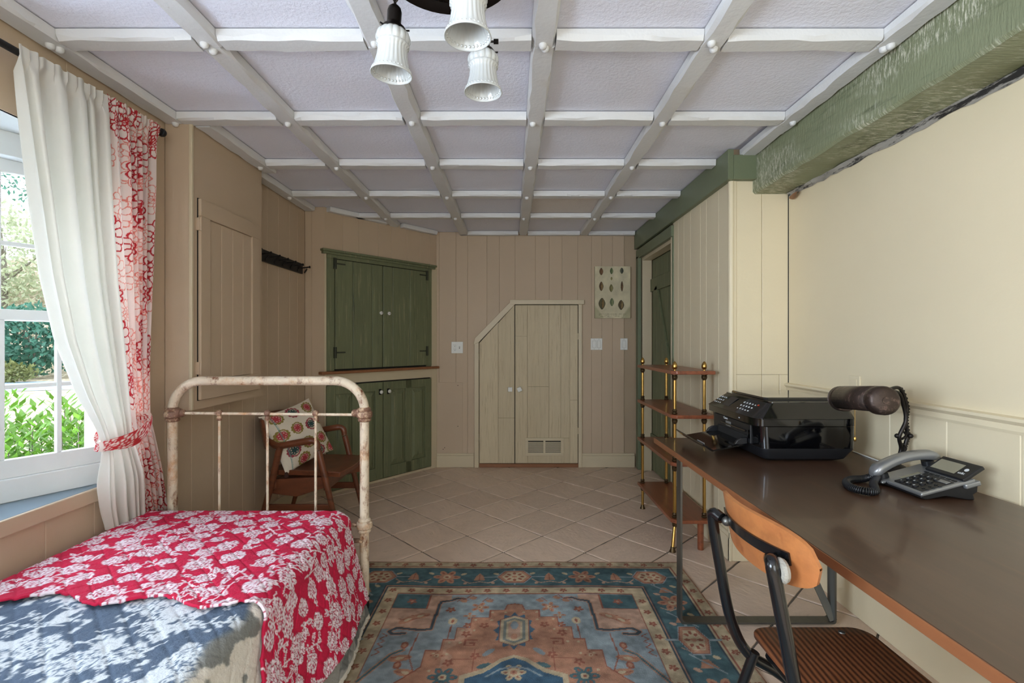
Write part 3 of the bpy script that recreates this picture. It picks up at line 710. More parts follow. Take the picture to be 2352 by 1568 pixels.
def shrub(name, label, center, radii, n, ln, wd_, mat, seed, cat='shrub', group=None, trunk=True):
    t = thing(name, label, cat, (center[0], center[1], center[2]-radii[2]), group=group)
    vv, ff = leaves(center, radii, n, ln, wd_, seed)
    tag(MB().add(vv, ff).build('foliage', mat, t), kind='stuff')
    if trunk:
        r = np.random.default_rng(seed+5); k = MB()
        for i in range(7):
            q = np.array(center)+r.uniform(-.6, .6, 3)*np.array(radii)
            k.tube([(center[0]+r.uniform(-.1, .1), center[1]+r.uniform(-.1, .1), center[2]-radii[2]), (np.array(center)*.5+q*.5), q+np.array([0,0,radii[2]*.4])], [.03*radii[2], .02*radii[2], .006*radii[2]], 6)
        k.build('branches', M['bark'], t)
    return t
# the azalea-like bush right under the window: tall leafy stems
bush = thing('green_bush', 'bright green leafy bush growing just outside the window sill', 'bush', (-2.9, 2.75, -.3))
r = np.random.default_rng(21); vv = []; ff = []; st = MB()
for i in range(330):
    s = r.uniform(-1.0, 1.2); dpt = r.uniform(.75, 1.55)
    bx_, by_ = WP(s+.15*dpt, -dpt, 0)[:2]
    top = .76+.07*r.normal()+(.18 if r.random() < .07 else 0)-.05*(dpt-.7)
    if i % 3 == 0: st.tube([(bx_, by_, -.3), (bx_+r.uniform(-.03, .03), by_+r.uniform(-.03, .03), top)], [.005, .002], 5)
    nl = 26
    for q in range(nl):
        z = top-.46*(q/nl)**1.1; a = q*2.4+r.uniform(0, .6); rad = .02+.012*(q % 5)
        p = np.array([bx_+math.cos(a)*rad*.4, by_+math.sin(a)*rad*.4, z]); up = .95 if q < 8 else .35
        dv = np.array([math.cos(a), math.sin(a), up+r.uniform(-.2, .2)]); dv /= np.linalg.norm(dv)
        sv = np.cross(dv, (0,0,1)); sv /= np.linalg.norm(sv); l = r.uniform(.05, .085); w = l*.19; k = len(vv)
        vv += [p, p+dv*l*.45+sv*w, p+dv*l, p+dv*l*.45-sv*w]; ff.append((k, k+1, k+2, k+3))
tag(MB().add(vv, ff).build('foliage', M['leafbright'], bush), kind='stuff'); st.build('stems', M['bark'], bush)
shrub('rhododendron', 'round blue-green evergreen shrub across the road outside', (-19.7, 20.0, 1.3), (2.1, 1.3, 1.5), 2600, .28, .07, M['leafdark'], 31, group='evergreen shrubs outside')
shrub('rhododendron', 'wide blue-green shrub higher on the bank outside', (-24.6, 20.6, 1.3), (2.2, 1.4, 1.6), 2200, .28, .07, M['leafdark'], 32, group='evergreen shrubs outside')
shrub('rhododendron', 'blue-green shrub farthest left along the road outside', (-30.5, 18.6, 1.2), (2.4, 1.4, 1.6), 2000, .28, .07, M['leafdark'], 34, group='evergreen shrubs outside')
shrub('low_shrub', 'low olive shrub at the foot of the bank outside', (-19.0, 18.0, .05), (1.4, .5, .42), 900, .18, .05, M['leafolive'], 33)
for i, (x, y, z, rx, rz, m, lb) in enumerate(((-20.5, 23.8, 5.2, 2.2, 2.2, 'leafgold', 'pale golden tree directly above the round shrub outside'), (-26.0, 24.5, 5.6, 2.6, 3.0, 'leafgold', 'pale tree standing left of the others outside'), (-27.0, 31, 11.5, 5.0, 3.2, 'leafdark', 'tall blue-green tree crown showing at the window top'),
        (-33.5, 22.0, 5.6, 2.8, 3.2, 'leafdark', 'blue-green tree far along the bank beyond the road'), (-40.0, 19.5, 6.0, 3.0, 3.4, 'leafgold', 'pale tree at the far left end of the bank'), (-36.0, 29.0, 10.5, 3.4, 3.4, 'leafgold', 'tall pale tree rising behind the blue-green one'))):
    t = shrub('bank_tree', lb, (x, y, z), (rx, rx*.8, rz), 2600, .34, .07, M[m], 40+i, 'tree', group='trees on the bank outside', trunk=False)
    k = MB(); k.tube([(x, y, -.2), (x+.3, y, z-rz*.4), (x-.2, y+.2, z+rz*.6)], [.22, .15, .05], 8)
    for q in range(6):
        a = q*1.05; k.tube([(x+.2, y, z-rz*.5+q*.3), (x+math.cos(a)*rx*.8, y+math.sin(a)*rx*.6, z+q*.35)], [.06, .015], 6)
    k.build('trunk', M['bark'], t)

# ------------------------------------------------------------------ curtains
M['linen'] = pm('white_curtain_linen', (238, 236, 228), .85, var=.03, vsc=6, bump=.12, bsc=400, trans=.36)
M['redprint'] = pm('red_floral_curtain_print', (255, 255, 255), .85, var=0, attr=True, bump=.1, bsc=400, trans=.36)
rod = thing('curtain_rod', 'black iron curtain rod with ball end above the window', 'curtain rod', (-1.58, 1.8, 2.16))
MB().tube([(-1.58, .85, 2.135), (-1.58, 2.172, 2.172)], .0115, 12).build('pole', M['blackiron'], rod, smooth=True)
MB().lathe([(.012, 0), (.017, .003), (.019, .012), (.016, .02), (.008, .024), (1e-6, .025)], (-1.58, 2.172, 2.172), Y_, 14).build('finial', M['blackiron'], rod, smooth=True)
for y in (.95, 1.47):
    MB().box(XL, XL+.012, y-.012, y+.012, 2.10, 2.17).tube([(XL, y, 2.13), (-1.58, y, 2.13)], .007, 8).build('bracket', M['blackiron'], rod)
def px2Y(px, X): return -X*1110.667/(1176-px)
def cloth(zs, keys, nfold, amp, phase, nt, X0, seed):
    """keys: rows of (z, Yleft, Yright, xshift, amp scale)"""
    K = np.array(keys); K = K[np.argsort(K[:,0])]
    yl = np.interp(zs, K[:,0], K[:,1]); yr = np.interp(zs, K[:,0], K[:,2]); xs = np.interp(zs, K[:,0], K[:,3]); am = np.interp(zs, K[:,0], K[:,4])
    ker = np.ones(9)/9
    sm = lambda a: np.convolve(np.pad(a, 4, 'edge'), ker, 'valid')
    yl, yr, xs, am = map(sm, (yl, yr, xs, am))
    t = np.linspace(0, 1, nt); r = np.random.default_rng(seed)
    ph = np.cumsum(r.uniform(.35, 1.7, nfold+2)); ph = (ph-ph[0])/(ph[nfold]-ph[0]); tt = np.interp(t, ph[:nfold+1], np.arange(nfold+1))
    base = np.cos(2*math.pi*tt+phase)
    base = np.sign(base)*np.abs(base)**.8
    P = np.zeros((len(zs), nt, 3))
    P[:,:,1] = yl[:,None]+(yr-yl)[:,None]*(t[None,:]+.25/nfold*np.sin(4*math.pi*tt+phase)[None,:]*.35)
    wob = .25*np.sin(zs*3.1+seed)[:,None]*np.sin(2*math.pi*tt*.5)[None,:]
    P[:,:,0] = X0+xs[:,None]+(base[None,:]+wob)*(amp*am)[:,None]
    P[:,:,2] = zs[:,None]
    return P
def zpx(py, Y): return 1.23-(py-784)/1110.667*Y
def crow(py, p0, p1, xs, am, X=-1.56, ref=None):
    y0, y1 = px2Y(p0, X+xs), px2Y(p1, X+xs); return (zpx(py, (y0+y1)/2 if ref is None else ref), y0, y1, xs, am)
wk_ = [crow(165, 40, 247, 0, .55), crow(300, 58, 248, 0, .8), crow(480, 84, 252, .01, 1), crow(640, 110, 262, .02, 1), crow(780, 145, 278, .035, .9), crow(900, 195, 292, .05, .7), crow(975, 236, 303, .06, .45), crow(1005, 247, 306, .06, .35), crow(1035, 252, 312, .045, .5), crow(1100, 246, 326, .02, .8), crow(1160, 252, 330, -.005, .7), crow(1200, 262, 332, -.015, .6)]
zs = np.linspace(wk_[-1][0], 2.155, 220)
P = cloth(zs, wk_, 5, .034, 0.6, 220, -1.575, 3)
def heading(P, zs, n):
    # the top of the cloth is threaded on the rod and follows its slope
    w = np.clip((zs-(zs[-1]-.30))/.30, 0, 1)[:, None]; t = np.linspace(0, 1, P.shape[1])[None, :]
    rz = 2.135+(P[:,:,1]-.85)/1.322*.037
    P[:,:,2] += w*(rz+.020+.004*np.sin(t*n*7)-zs[-1])
    g = np.clip((zs-(zs[-1]-.075))/.045, 0, 1)[:, None]
    P[:,:,0] = P[:,:,0]*(1-g)+g*(-1.564+.0045*np.cos(t*n*2*math.pi*1.7))
    return P
P = heading(P, zs, 7)
wc_ = grid_obj('white_curtain', P, None, M['linen']); tag(wc_, 'plain white linen curtain swept back to the red tieback', 'curtain')
rk_ = [crow(262, 246, 368, 0, .5), crow(400, 252, 362, 0, .9), crow(550, 262, 356, 0, 1), crow(700, 276, 351, .01, 1), crow(830, 290, 348, .02, .9), crow(920, 300, 350, .03, .7), crow(960, 306, 352, .03, .5), crow(1000, 308, 360, .03, .7), crow(1080, 318, 374, .0, 1), crow(1165, 328, 386, -.025, .9), crow(1230, 332, 390, -.032, .8)]
zs = np.linspace(rk_[-1][0], 2.185, 620); nt = 290
P = heading(cloth(zs, rk_, 6, .020, 1.9, nt, -1.575, 5), zs, 9)
fabw = .62
xs_ = np.linspace(0, fabw, nt); ys_ = zs.copy()
cv = Canvas(xs_, ys_, (240, 226, 218))
def mum(cv, cx, cy, R, c, th, rings=2, al=1.0, rot=0.0, arc=2*math.pi):
    for k in range(rings, 0, -1):
        n = 7+3*k; rr = R*k/rings; ln = rr*(.62 if k > 1 else .5)
        for i in range(n):
            a = rot+arc*i/n; d = rr-ln*.5
            ex, ey = cx+math.cos(a)*d, cy+math.sin(a)*d
            cv.ell(ex, ey, ln*.56, rr*math.pi/n*.98, a, (243, 230, 222)); cv.ell(ex, ey, ln*.56, rr*math.pi/n*.98, a, c, al, hollow=min(.5, th/(rr*math.pi/n)))
    for i in range(9):
        a = rot+arc*i/9; cv.line([(cx, cy), (cx+math.cos(a)*R*.28, cy+math.sin(a)*R*.28)], th*.8, c, al)
    cv.ell(cx, cy, R*.07, R*.07, 0, c, al)
r = np.random.default_rng(17)
for i in range(95): mum(cv, r.uniform(0, fabw), r.uniform(ys_[0], ys_[-1]), r.uniform(.05, .085), (222, 112, 96), .0032, 2, .8, r.uniform(0, 6))
for i in range(34): mum(cv, r.uniform(0, fabw), r.uniform(ys_[0], ys_[-1]), r.uniform(.055, .09), (190, 40, 48), .0052, 2, 1, r.uniform(0, 6))
rc = grid_obj('red_floral_curtain', P, cv.a, M['redprint']); tag(rc, 'white curtain printed with red chrysanthemum outlines hanging by the wall', 'curtain')
# tieback: a band of the same print round the white curtain, pulled to the wall
n = 90; band = np.zeros((14, n, 3))
cy0, cy1 = px2Y(240, -1.50), px2Y(352, -1.50)
for i in range(n):
    a = 2*math.pi*i/(n-1)
    Yc, Xc = (cy0+cy1)/2, -1.525
    yy = Yc-math.cos(a)*(cy1-cy0)/2; xx = Xc+math.sin(a)*.058
    zc_ = zpx(1005, 1.95)+(yy-cy0)/(cy1-cy0)*.075-.02*math.sin(a)*math.sin(math.pi*(yy-cy0)/(cy1-cy0))
    for j in range(14):
        q = j/13-.5; band[j, i] = (xx+.006*math.cos(q*math.pi), yy, zc_+q*(.036+.022*math.sin(math.pi*np.clip((yy-cy0)/(cy1-cy0), 0, 1))))
cvb = Canvas(np.linspace(0, .5, n), np.linspace(0, .06, 14), (240, 226, 218))
for i in range(14): mum(cvb, r.uniform(0, .5), r.uniform(0, .06), .034, (196, 50, 56), .006, 2, 1, r.uniform(0, 6))
o = grid_obj('curtain_tieback', band, cvb.a, M['redprint']); tag(o, 'red printed fabric tieback holding the white curtain', 'tieback')

# ------------------------------------------------------------------ iron bed with two quilts
M['rustiron'] = pm('chipped_cream_iron', (214, 198, 174), .5, var=.12, vsc=14, wear=(122, 72, 44), wlo=.515, whi=.66, wsc=26, wst=(1, 1, .5), dark=(196, 150, 106), dlo=.5, dhi=.66, dsc=9, bump=.35, bsc=70)
M['rustdark'] = pm('rusty_brown_iron', (132, 98, 80), .5, metal=.15, var=.3, vsc=30, wear=(206, 178, 146), wlo=.5, whi=.6, wsc=30, bump=.3, bsc=80)
bed = thing('iron_bed', 'old iron bed with chipped cream paint and an arched end frame', 'bed', (-1.09, 1.2, 0))
BY = 2.19; xl_, xr_ = -1.537, -.668; zt = 1.052; R = .135
def bedframe(BY, zt):
    path = [(xl_, BY, .06), (xl_, BY, .5), (xl_, BY, zt-R)]
    for i in range(1, 12): a = math.pi-i/12*math.pi/2; path.append((xl_+R+R*math.cos(a), BY, zt-R+R*math.sin(a)))
    path += [(xl_+R, BY, zt), ((xl_+xr_)/2, BY, zt), (xr_-R, BY, zt)]
    for i in range(1, 12): a = math.pi/2-i/12*math.pi/2; path.append((xr_-R+R*math.cos(a), BY, zt-R+R*math.sin(a)))
    path += [(xr_, BY, zt-R), (xr_, BY, .5), (xr_, BY, .06)]
    MB().tube(path, .0205, 16).build('end_frame', M['rustiron'], bed, smooth=True)
    zb = .906
    MB().tube([(xl_, BY, zb), (xr_, BY, zb-.008)], .0065, 10).build('cross_rail', M['rustiron'], bed, smooth=True)
    MB().tube([(xl_, BY, .40), (xr_, BY, .40)], .010, 8).build('lower_rail', M['rustdark'], bed, smooth=True)
    for x in (xl_, xr_):
        for z in (zb, .405):
            MB().lathe([(.0205, -.036), (.027, -.033), (.030, -.026), (.026, -.020), (.034, -.014), (.036, 0), (.034, .010), (.027, .014), (.029, .020), (.026, .026), (.0205, .030)], (x, BY, z-.003), Z_, 18).build('collar', M['rustiron' if z < .5 else 'rustdark'], bed, smooth=True)
            if z > .5:
                s = 1 if x < -1 else -1
                MB().lathe([(.026, .02), (.022, .032), (.016, .036), (.019, .044), (.014, .054), (.0065, .058)], (x, BY, z), (s,0,0), 14).build('rail_socket', M['rustdark'], bed, smooth=True)
        MB().lathe([(.0205, .085), (.024, .075), (.014, .06), (.010, .05)], (x, BY, 0), Z_, 12).lathe([(.022, -.012), (.025, -.008), (.025, .008), (.022, .012)], (x, BY+.01, .025), X_, 14).build('caster', M['blackiron'], bed, smooth=True)
    for px in (504, 614.5, 725):
        x = (px-1176)/1110.667*BY
        MB().tube([(x, BY, .40), (x, BY, zb)], .0058, 8).build('spindle', M['rustiron'], bed, smooth=True)
        MB().ball((x, BY, zb), .0155, 14).lathe([(.008, -.034), (.011, -.030), (.012, -.022), (.010, -.014)], (x, BY, zb), Z_, 12).build('spindle_knob', M['rustdark'], bed, smooth=True)
bedframe(BY, zt); bedframe(.22, 1.15)
for x in (xl_+.0, xr_):
    MB().box(min(x, x*.0+(-1.49 if x < -1 else -.745)), max(x, (-1.49 if x < -1 else -.745)), BY-.03, BY, .33, .34).box((-1.52 if x < -1 else -.765), (-1.485 if x < -1 else -.73), .22, BY, .285, .33).build('side_rail', M['rustdark'], bed)
mt = MB().box(-1.59, -.745, .26, 2.11, .331, .455).build('mattress', pm('mattress_ticking', (220, 216, 206), .9), bevel=.03); tag(mt, 'mattress hidden under the quilts on the iron bed', 'mattress')
# quilt surfaces: a = across (left to right, then down the side), b = along towards the far end
def quilt_pts(bs, a_s, lift, flare, endY, endr, seed, ztop=.478):
    A, B = np.meshgrid(a_s, bs); xle, xri = -1.612, -.715+lift; r_ = .055+lift
    w = xri-xle; qa = r_*math.pi/2
    X = np.empty_like(A); D = np.zeros_like(A)
    f1 = A <= w-r_; X[f1] = xle+A[f1]
    t = (A-(w-r_))/r_; f2 = (~f1) & (t <= math.pi/2)
    X[f2] = xri-r_+r_*np.sin(t[f2]); D[f2] = r_*(1-np.cos(t[f2]))
    f3 = t > math.pi/2; s = A[f3]-(w-r_)-qa; fl = flare*(1+.0*s)
    X[f3] = xri+np.sin(fl)*s*(1.0); D[f3] = r_+np.cos(fl)*s
    sideflag = np.clip((A-w)/.15, 0, 1)
    X += sideflag*.012*np.sin(B*9+seed)*(1+0*A)
    # left edge: tucks down a little against the wall
    lf = np.clip((.05-A)/.05, 0, 1); D += .05*lf**2
    # far end
    t = (B-(endY-endr))/endr; g = t > 0; tt = np.clip(t, 0, math.pi/2)
    Y = np.where(g, endY-endr+endr*np.sin(tt), B); D2 = np.where(g, endr*(1-np.cos(tt)), 0)+np.where(t > math.pi/2, (t-math.pi/2)*endr, 0)
    X += np.where(g, sideflag*(-.035*np.clip(t, 0, 2)), 0)
    Z = ztop+lift-D-D2
    return X, Y, Z, A, B
def pucker(A, B, amp, s):
    n = fbm(A.shape, (40, 40), s, 3)-.5
    return amp*n*2
M['redquilt'] = pm('red_quilt_print', (255,)*3, .9, var=0, attr=True, bump=.35, bsc=120)
M['toile'] = pm('blue_toile_quilt_print', (255,)*3, .9, var=0, attr=True, bump=.35, bsc=120)
def peony(cv, cx, cy, R, fg, ln, r):
    rot = r.uniform(0, 6)
    for k, (n, d, s) in enumerate(((9, .72, .42), (7, .42, .36), (4, .18, .28))):
        for i in range(n):
            a = rot+k+2*math.pi*i/n; ex, ey = cx+math.cos(a)*R*d*r.uniform(.85, 1.1), cy+math.sin(a)*R*d*r.uniform(.85, 1.1)
            cv.ell(ex, ey, R*s, R*s*.72, a+math.pi/2, ln); cv.ell(ex, ey, R*s*.88, R*s*.60, a+math.pi/2, fg)
            cv.line([(ex, ey), (ex+math.cos(a)*R*s*.5, ey+math.sin(a)*R*s*.5)], R*.05, ln, .7)
            cv.line([(ex+math.cos(a+1)*R*s*.3, ey+math.sin(a+1)*R*s*.3), (ex+math.cos(a+.6)*R*s*.6, ey+math.sin(a+.6)*R*s*.6)], R*.04, ln, .6)
def leafm(cv, x, y, L, a, fg, ln):
    cv.ell(x, y, L, L*.36, a, fg, pinch=.5); cv.line([(x-math.cos(a)*L*.8, y-math.sin(a)*L*.8), (x+math.cos(a)*L*.8, y+math.sin(a)*L*.8)], L*.09, ln)
    for q in (-.3, .1, .45):
        for sg in (-1, 1): cv.line([(x+math.cos(a)*L*q, y+math.sin(a)*L*q), (x+math.cos(a)*L*(q+.25)-math.sin(a)*sg*L*.22, y+math.sin(a)*L*(q+.25)+math.cos(a)*sg*L*.22)], L*.05, ln, .7)
def spray(cv, x, y, L, a, fg, ln, r):
    pts = [(x, y)]; aa = a
    for k in range(10): aa += r.uniform(-.25, .35); pts.append((pts[-1][0]+math.cos(aa)*L/10, pts[-1][1]+math.sin(aa)*L/10))
    cv.line(pts, .0045, fg)
    for k in (3, 5, 7, 9):
        sg = 1 if k % 4 == 1 else -1; b = aa+sg*1.0; leafm(cv, pts[k][0]+math.cos(b)*.02, pts[k][1]+math.sin(b)*.02, .018, b, fg, ln)
    cv.ell(pts[-1][0], pts[-1][1], .010, .008, aa, fg); cv.ell(pts[-1][0], pts[-1][1], .004, .003, aa, ln)
# red quilt
na = 330; nb = 260
a_s = np.linspace(-.02, 1.27, na); b_s = np.linspace(1.27, 2.185, nb)
cv = Canvas(a_s, b_s, (192, 14, 62))
n_ = fbm(cv.a.shape[:2], (6, 6), 3)[..., None]; cv.a *= (.9+.22*n_)
r = np.random.default_rng(5); fg, ln = (232, 216, 222), (176, 40, 74)
for i in range(120): spray(cv, r.uniform(-.02, 1.27), r.uniform(1.25, 2.2), r.uniform(.08, .16), r.uniform(0, 6.28), fg, ln, r)
for i in range(190): leafm(cv, r.uniform(-.02, 1.27), r.uniform(1.25, 2.2), r.uniform(.018, .034), r.uniform(0, 6.28), fg, ln)
spots = []
for i in range(4000):
    p = (r.uniform(-.02, 1.27), r.uniform(1.25, 2.2)); R = r.uniform(.026, .048)
    if all((p[0]-q[0])**2+(p[1]-q[1])**2 > (R+q[2]+.008)**2 for q in spots): spots.append((*p, R)); peony(cv, *p, R, fg, ln, r)
    if len(spots) > 170: break
# scalloped near hem, curved near-side corner
Xq, Yq, Zq, Aq, Bq = quilt_pts(b_s, a_s, .012, .30, 2.135, .05, 1.0)
hem = 1.405+.027*np.cos(a_s*2*math.pi/.31+.5)-.05*a_s
hem = hem-np.clip(a_s-.93, 0, 1)**1*.25
endb = b_s[-1]
T = (b_s-b_s[0])/(b_s[-1]-b_s[0])
Bmap = hem[None,:]+(endb-hem)[None,:]*T[:,None]
def sample(Bm, a_s, *args): 
    out = np.zeros((*Bm.shape, 3))
    return out
# rebuild with a hem-following parameter
def quilt_mesh(Bm, a_s, lift, flare, endY, endr, seed, amp, ps, ztop=.478):
    X = np.zeros_like(Bm); Y = X.copy(); Z = X.copy()
    Xc, Yc, Zc, A, B = quilt_pts(np.zeros(Bm.shape[0]), a_s, lift, flare, endY, endr, seed, ztop)
    t = (Bm-(endY-endr))/endr; g = t > 0; tt = np.clip(t, 0, math.pi/2)
    w = .91; sideflag = np.clip((A-w)/.15, 0, 1)
    X = Xc-sideflag*.012*np.sin(B*9+seed)+sideflag*.014*np.sin(Bm*11+seed)*np.clip((A-w)/.3, 0, 1)+np.where(g, sideflag*(-.045*np.clip(t, 0, 2)), 0)
    Y = np.where(g, endY-endr+endr*np.sin(tt), Bm)
    D2 = np.where(g, endr*(1-np.cos(tt)), 0)+np.where(t > math.pi/2, (t-math.pi/2)*endr, 0)
    Z = Zc-D2*(1-.6*sideflag)
    # stitched diamonds and puckers
    sp = .075; d1 = np.abs(((A+Bm)/sp) % 1-.5)*2; d2 = np.abs(((A-Bm)/sp) % 1-.5)*2
    q = np.minimum(1-(1-d1)**6*0-np.exp(-((1-d1)/.12)**2), 1-np.exp(-((1-d2)/.12)**2))
    bumpz = amp*(q-.5)+pucker(A, Bm, amp*.6, ps)
    top = 1-sideflag; Z = Z+bumpz*top; X = X+bumpz*sideflag
    return np.stack([X, Y, Z], -1)
P = quilt_mesh(Bmap, a_s, .018, .305, 2.135, .05, 1.0, .0035, 9)
# colours follow the cloth, not the hem parameter: resample rows
ci = np.clip(np.searchsorted(b_s, Bmap), 0, nb-1)
colr = cv.a[ci, np.arange(na)[None,:].repeat(nb, 0)]
rq = grid_obj('red_quilt', P, colr, M['redquilt'], flip=False); tag(rq, 'crimson and white floral quilt with scalloped hem spread across the bed', 'quilt')
sol = rq.modifiers.new('thickness', 'SOLIDIFY'); sol.thickness = .008; sol.offset = -1
# toile quilt below
na = 340; nb = 320
a_s = np.linspace(-.02, 1.335, na); b_s = np.linspace(.55, 2.21, nb)
cv = Canvas(a_s, b_s, (82, 98, 118))
n1 = fbm((nb, na), (13, 13), 41, 5); n2 = fbm((nb, na), (44, 44), 77, 3)
wmask = np.clip((n1+.95*(n2-.5)-.56)/.06, 0, 1)[..., None]
cv.a = cv.a*(1-wmask)+np.array((206, 212, 216))*wmask
r = np.random.default_rng(8); fg, ln = (208, 214, 218), (96, 114, 136)
for i in range(130): spray(cv, r.uniform(0, .9), r.uniform(.55, 2.2), r.uniform(.1, .2), r.uniform(0, 6.28), fg, ln, r)
for i in range(46): peony(cv, r.uniform(0, .9), r.uniform(.55, 2.2), r.uniform(.03, .055), fg, ln, r)
A, B = np.meshgrid(a_s, b_s)
side = np.clip((A-.86-.015*np.sin(B*30))/.02, 0, 1)[..., None]
m3 = np.clip((fbm((nb, na), (10, 12), 91, 5)+.5*(fbm((nb, na), (40, 40), 12, 2)-.5)-.54)/.05, 0, 1)[..., None]
sidec = np.array((222, 216, 204))*(1-m3)+np.array((128, 130, 126))*m3
cv.a = cv.a*(1-side)+sidec*side
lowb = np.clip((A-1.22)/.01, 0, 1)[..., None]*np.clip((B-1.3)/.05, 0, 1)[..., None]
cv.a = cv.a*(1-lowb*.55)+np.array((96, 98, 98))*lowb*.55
cv.a[:, -5:] = (214, 208, 196); cv.a[-3:, :] = (214, 208, 196)
Bm = np.repeat(b_s[:, None], na, 1)
P = quilt_mesh(Bm, a_s, .0, .275, 2.150, .05, 1.0, .0035, 19)
tq = grid_obj('toile_quilt', P, cv.a, M['toile']); tag(tq, 'slate blue and white toile quilt lying under the crimson one', 'quilt')
sol = tq.modifiers.new('thickness', 'SOLIDIFY'); sol.thickness = .008; sol.offset = -1

# ------------------------------------------------------------------ rug
M['rug'] = pm('woven_rug_wool', (255,)*3, .95, var=.10, vsc=60, attr=True, bump=.5, bsc=260, spec=.1)
RW = 1.82; rx0 = .01; rfar = 2.684; rnear = -.05
us = np.linspace(-RW/2, RW/2, 430)
ws = np.concatenate([np.arange(0, 1.22, .0042), np.arange(1.22, rfar-rnear+.001, .016)])
CR, NV, TE, SA, PK, LB, RD, OL = (202, 182, 146), (44, 62, 76), (54, 94, 106), (184, 126, 98), (198, 156, 132), (138, 158, 168), (146, 78, 60), (104, 92, 62)
cv = Canvas(us, ws, LB)
nz = fbm((len(ws), len(us)), (14, 10), 3, 4)[..., None]
Lr = rfar-rnear
def ring(d0, d1, c):   # rectangular border band at distance d0..d1 from the edge
    U, W = np.meshgrid(us, ws); d = np.minimum(np.minimum(RW/2-np.abs(U), W), Lr-W); m = (d >= d0) & (d < d1); cv.a[m] = c
ring(0, .012, SA); ring(.012, .062, CR); ring(.062, .07, RD); ring(.07, .078, CR); ring(.078, .086, NV); ring(.086, .262, TE); ring(.262, .268, NV); ring(.268, .274, SA); ring(.274, .282, NV); ring(.282, .340, CR); ring(.340, .347, RD)
def rosette(x, y, R, petals=6, c1=SA, c2=CR, c3=RD):
    for i in range(petals):
        a = 2*math.pi*i/petals; cv.ell(x+math.cos(a)*R*.55, y+math.sin(a)*R*.55, R*.40, R*.24, a, c1); cv.ell(x+math.cos(a)*R*.6, y+math.sin(a)*R*.6, R*.15, R*.09, a, c3)
    cv.ell(x, y, R*.26, R*.26, 0, c2); cv.ell(x, y, R*.12, R*.12, 0, c3)
def little(x, y, R=.016):
    for i in range(5):
        a = 2*math.pi*i/5+.3; cv.ell(x+math.cos(a)*R*.7, y+math.sin(a)*R*.7, R*.5, R*.36, a, RD)
    cv.ell(x, y, R*.35, R*.35, 0, SA)
for dist in (.037, .311):
    hw = RW/2-dist; k = 0
    for x in np.arange(-hw, hw+.01, .093): little(x, dist); k += 1
    for y in np.arange(dist+.093, 1.7, .093): little(-hw, y); little(hw, y)
def bigros(x, y, sx, sy):
    hexp = lambda s: [(x-sx*s, y), (x-sx*s*.55, y-sy*s), (x+sx*s*.55, y-sy*s), (x+sx*s, y), (x+sx*s*.55, y+sy*s), (x-sx*s*.55, y+sy*s)]
    cv.line([(x-sx*1.7, y), (x+sx*1.7, y)], .012, LB); cv.line([(x, y-sy*1.2), (x, y+sy*1.2)], .010, LB)
    cv.poly(hexp(1.0), LB); cv.poly(hexp(.9), SA); cv.poly(hexp(.68), CR); cv.line(hexp(.9), .005, RD, closed=True)
    for i in range(8):
        a = i*math.pi/4; cv.ell(x+math.cos(a)*sx*.42, y+math.sin(a)*sy*.5, .012, .008, a, RD)
    cv.ell(x, y, .014, .011, 0, SA)
hw = RW/2-.174
for x in (-.70, 0, .70): bigros(x, .174, .095, .066)
for x in (-.35, .35): rosette(x, .174, .075)
for x in (-.52, -.18, .18, .52):
    cv.poly([(x-.03, .21), (x+.03, .21), (x+.018, .16), (x, .13), (x-.018, .16)], SA); cv.line([(x, .205), (x, .145)], .006, RD)
    for q in (-1, 1): cv.line([(x, .22), (x+q*.05, .235), (x+q*.09, .20)], .006, PK); cv.ell(x+q*.085, .14, .016, .01, q*.6, CR); cv.ell(x+q*.07, .235, .013, .008, q, PK)
for s in (-1, 1):
    for y in (.70, 1.28): bigros(s*hw, y, .066, .095)
    for y in (.42, .99): rosette(s*hw, y, .075)
    for y in (.30, .55, .84, 1.13):
        cv.poly([(s*hw-.035, y+.03), (s*hw+.035, y+.03), (s*hw+.012, y-.02), (s*hw-.012, y-.02)], SA); cv.line([(s*hw-.05, y-.05), (s*hw+.05, y+.06)], .008, LB); cv.ell(s*hw+.05, y-.03, .016, .01, .6, CR); cv.ell(s*hw-.05, y+.04, .016, .01, .6, PK)
        cv.line([(s*hw-.07, y-.09), (s*hw-.03, y-.06), (s*hw+.03, y-.09)], .005, PK)
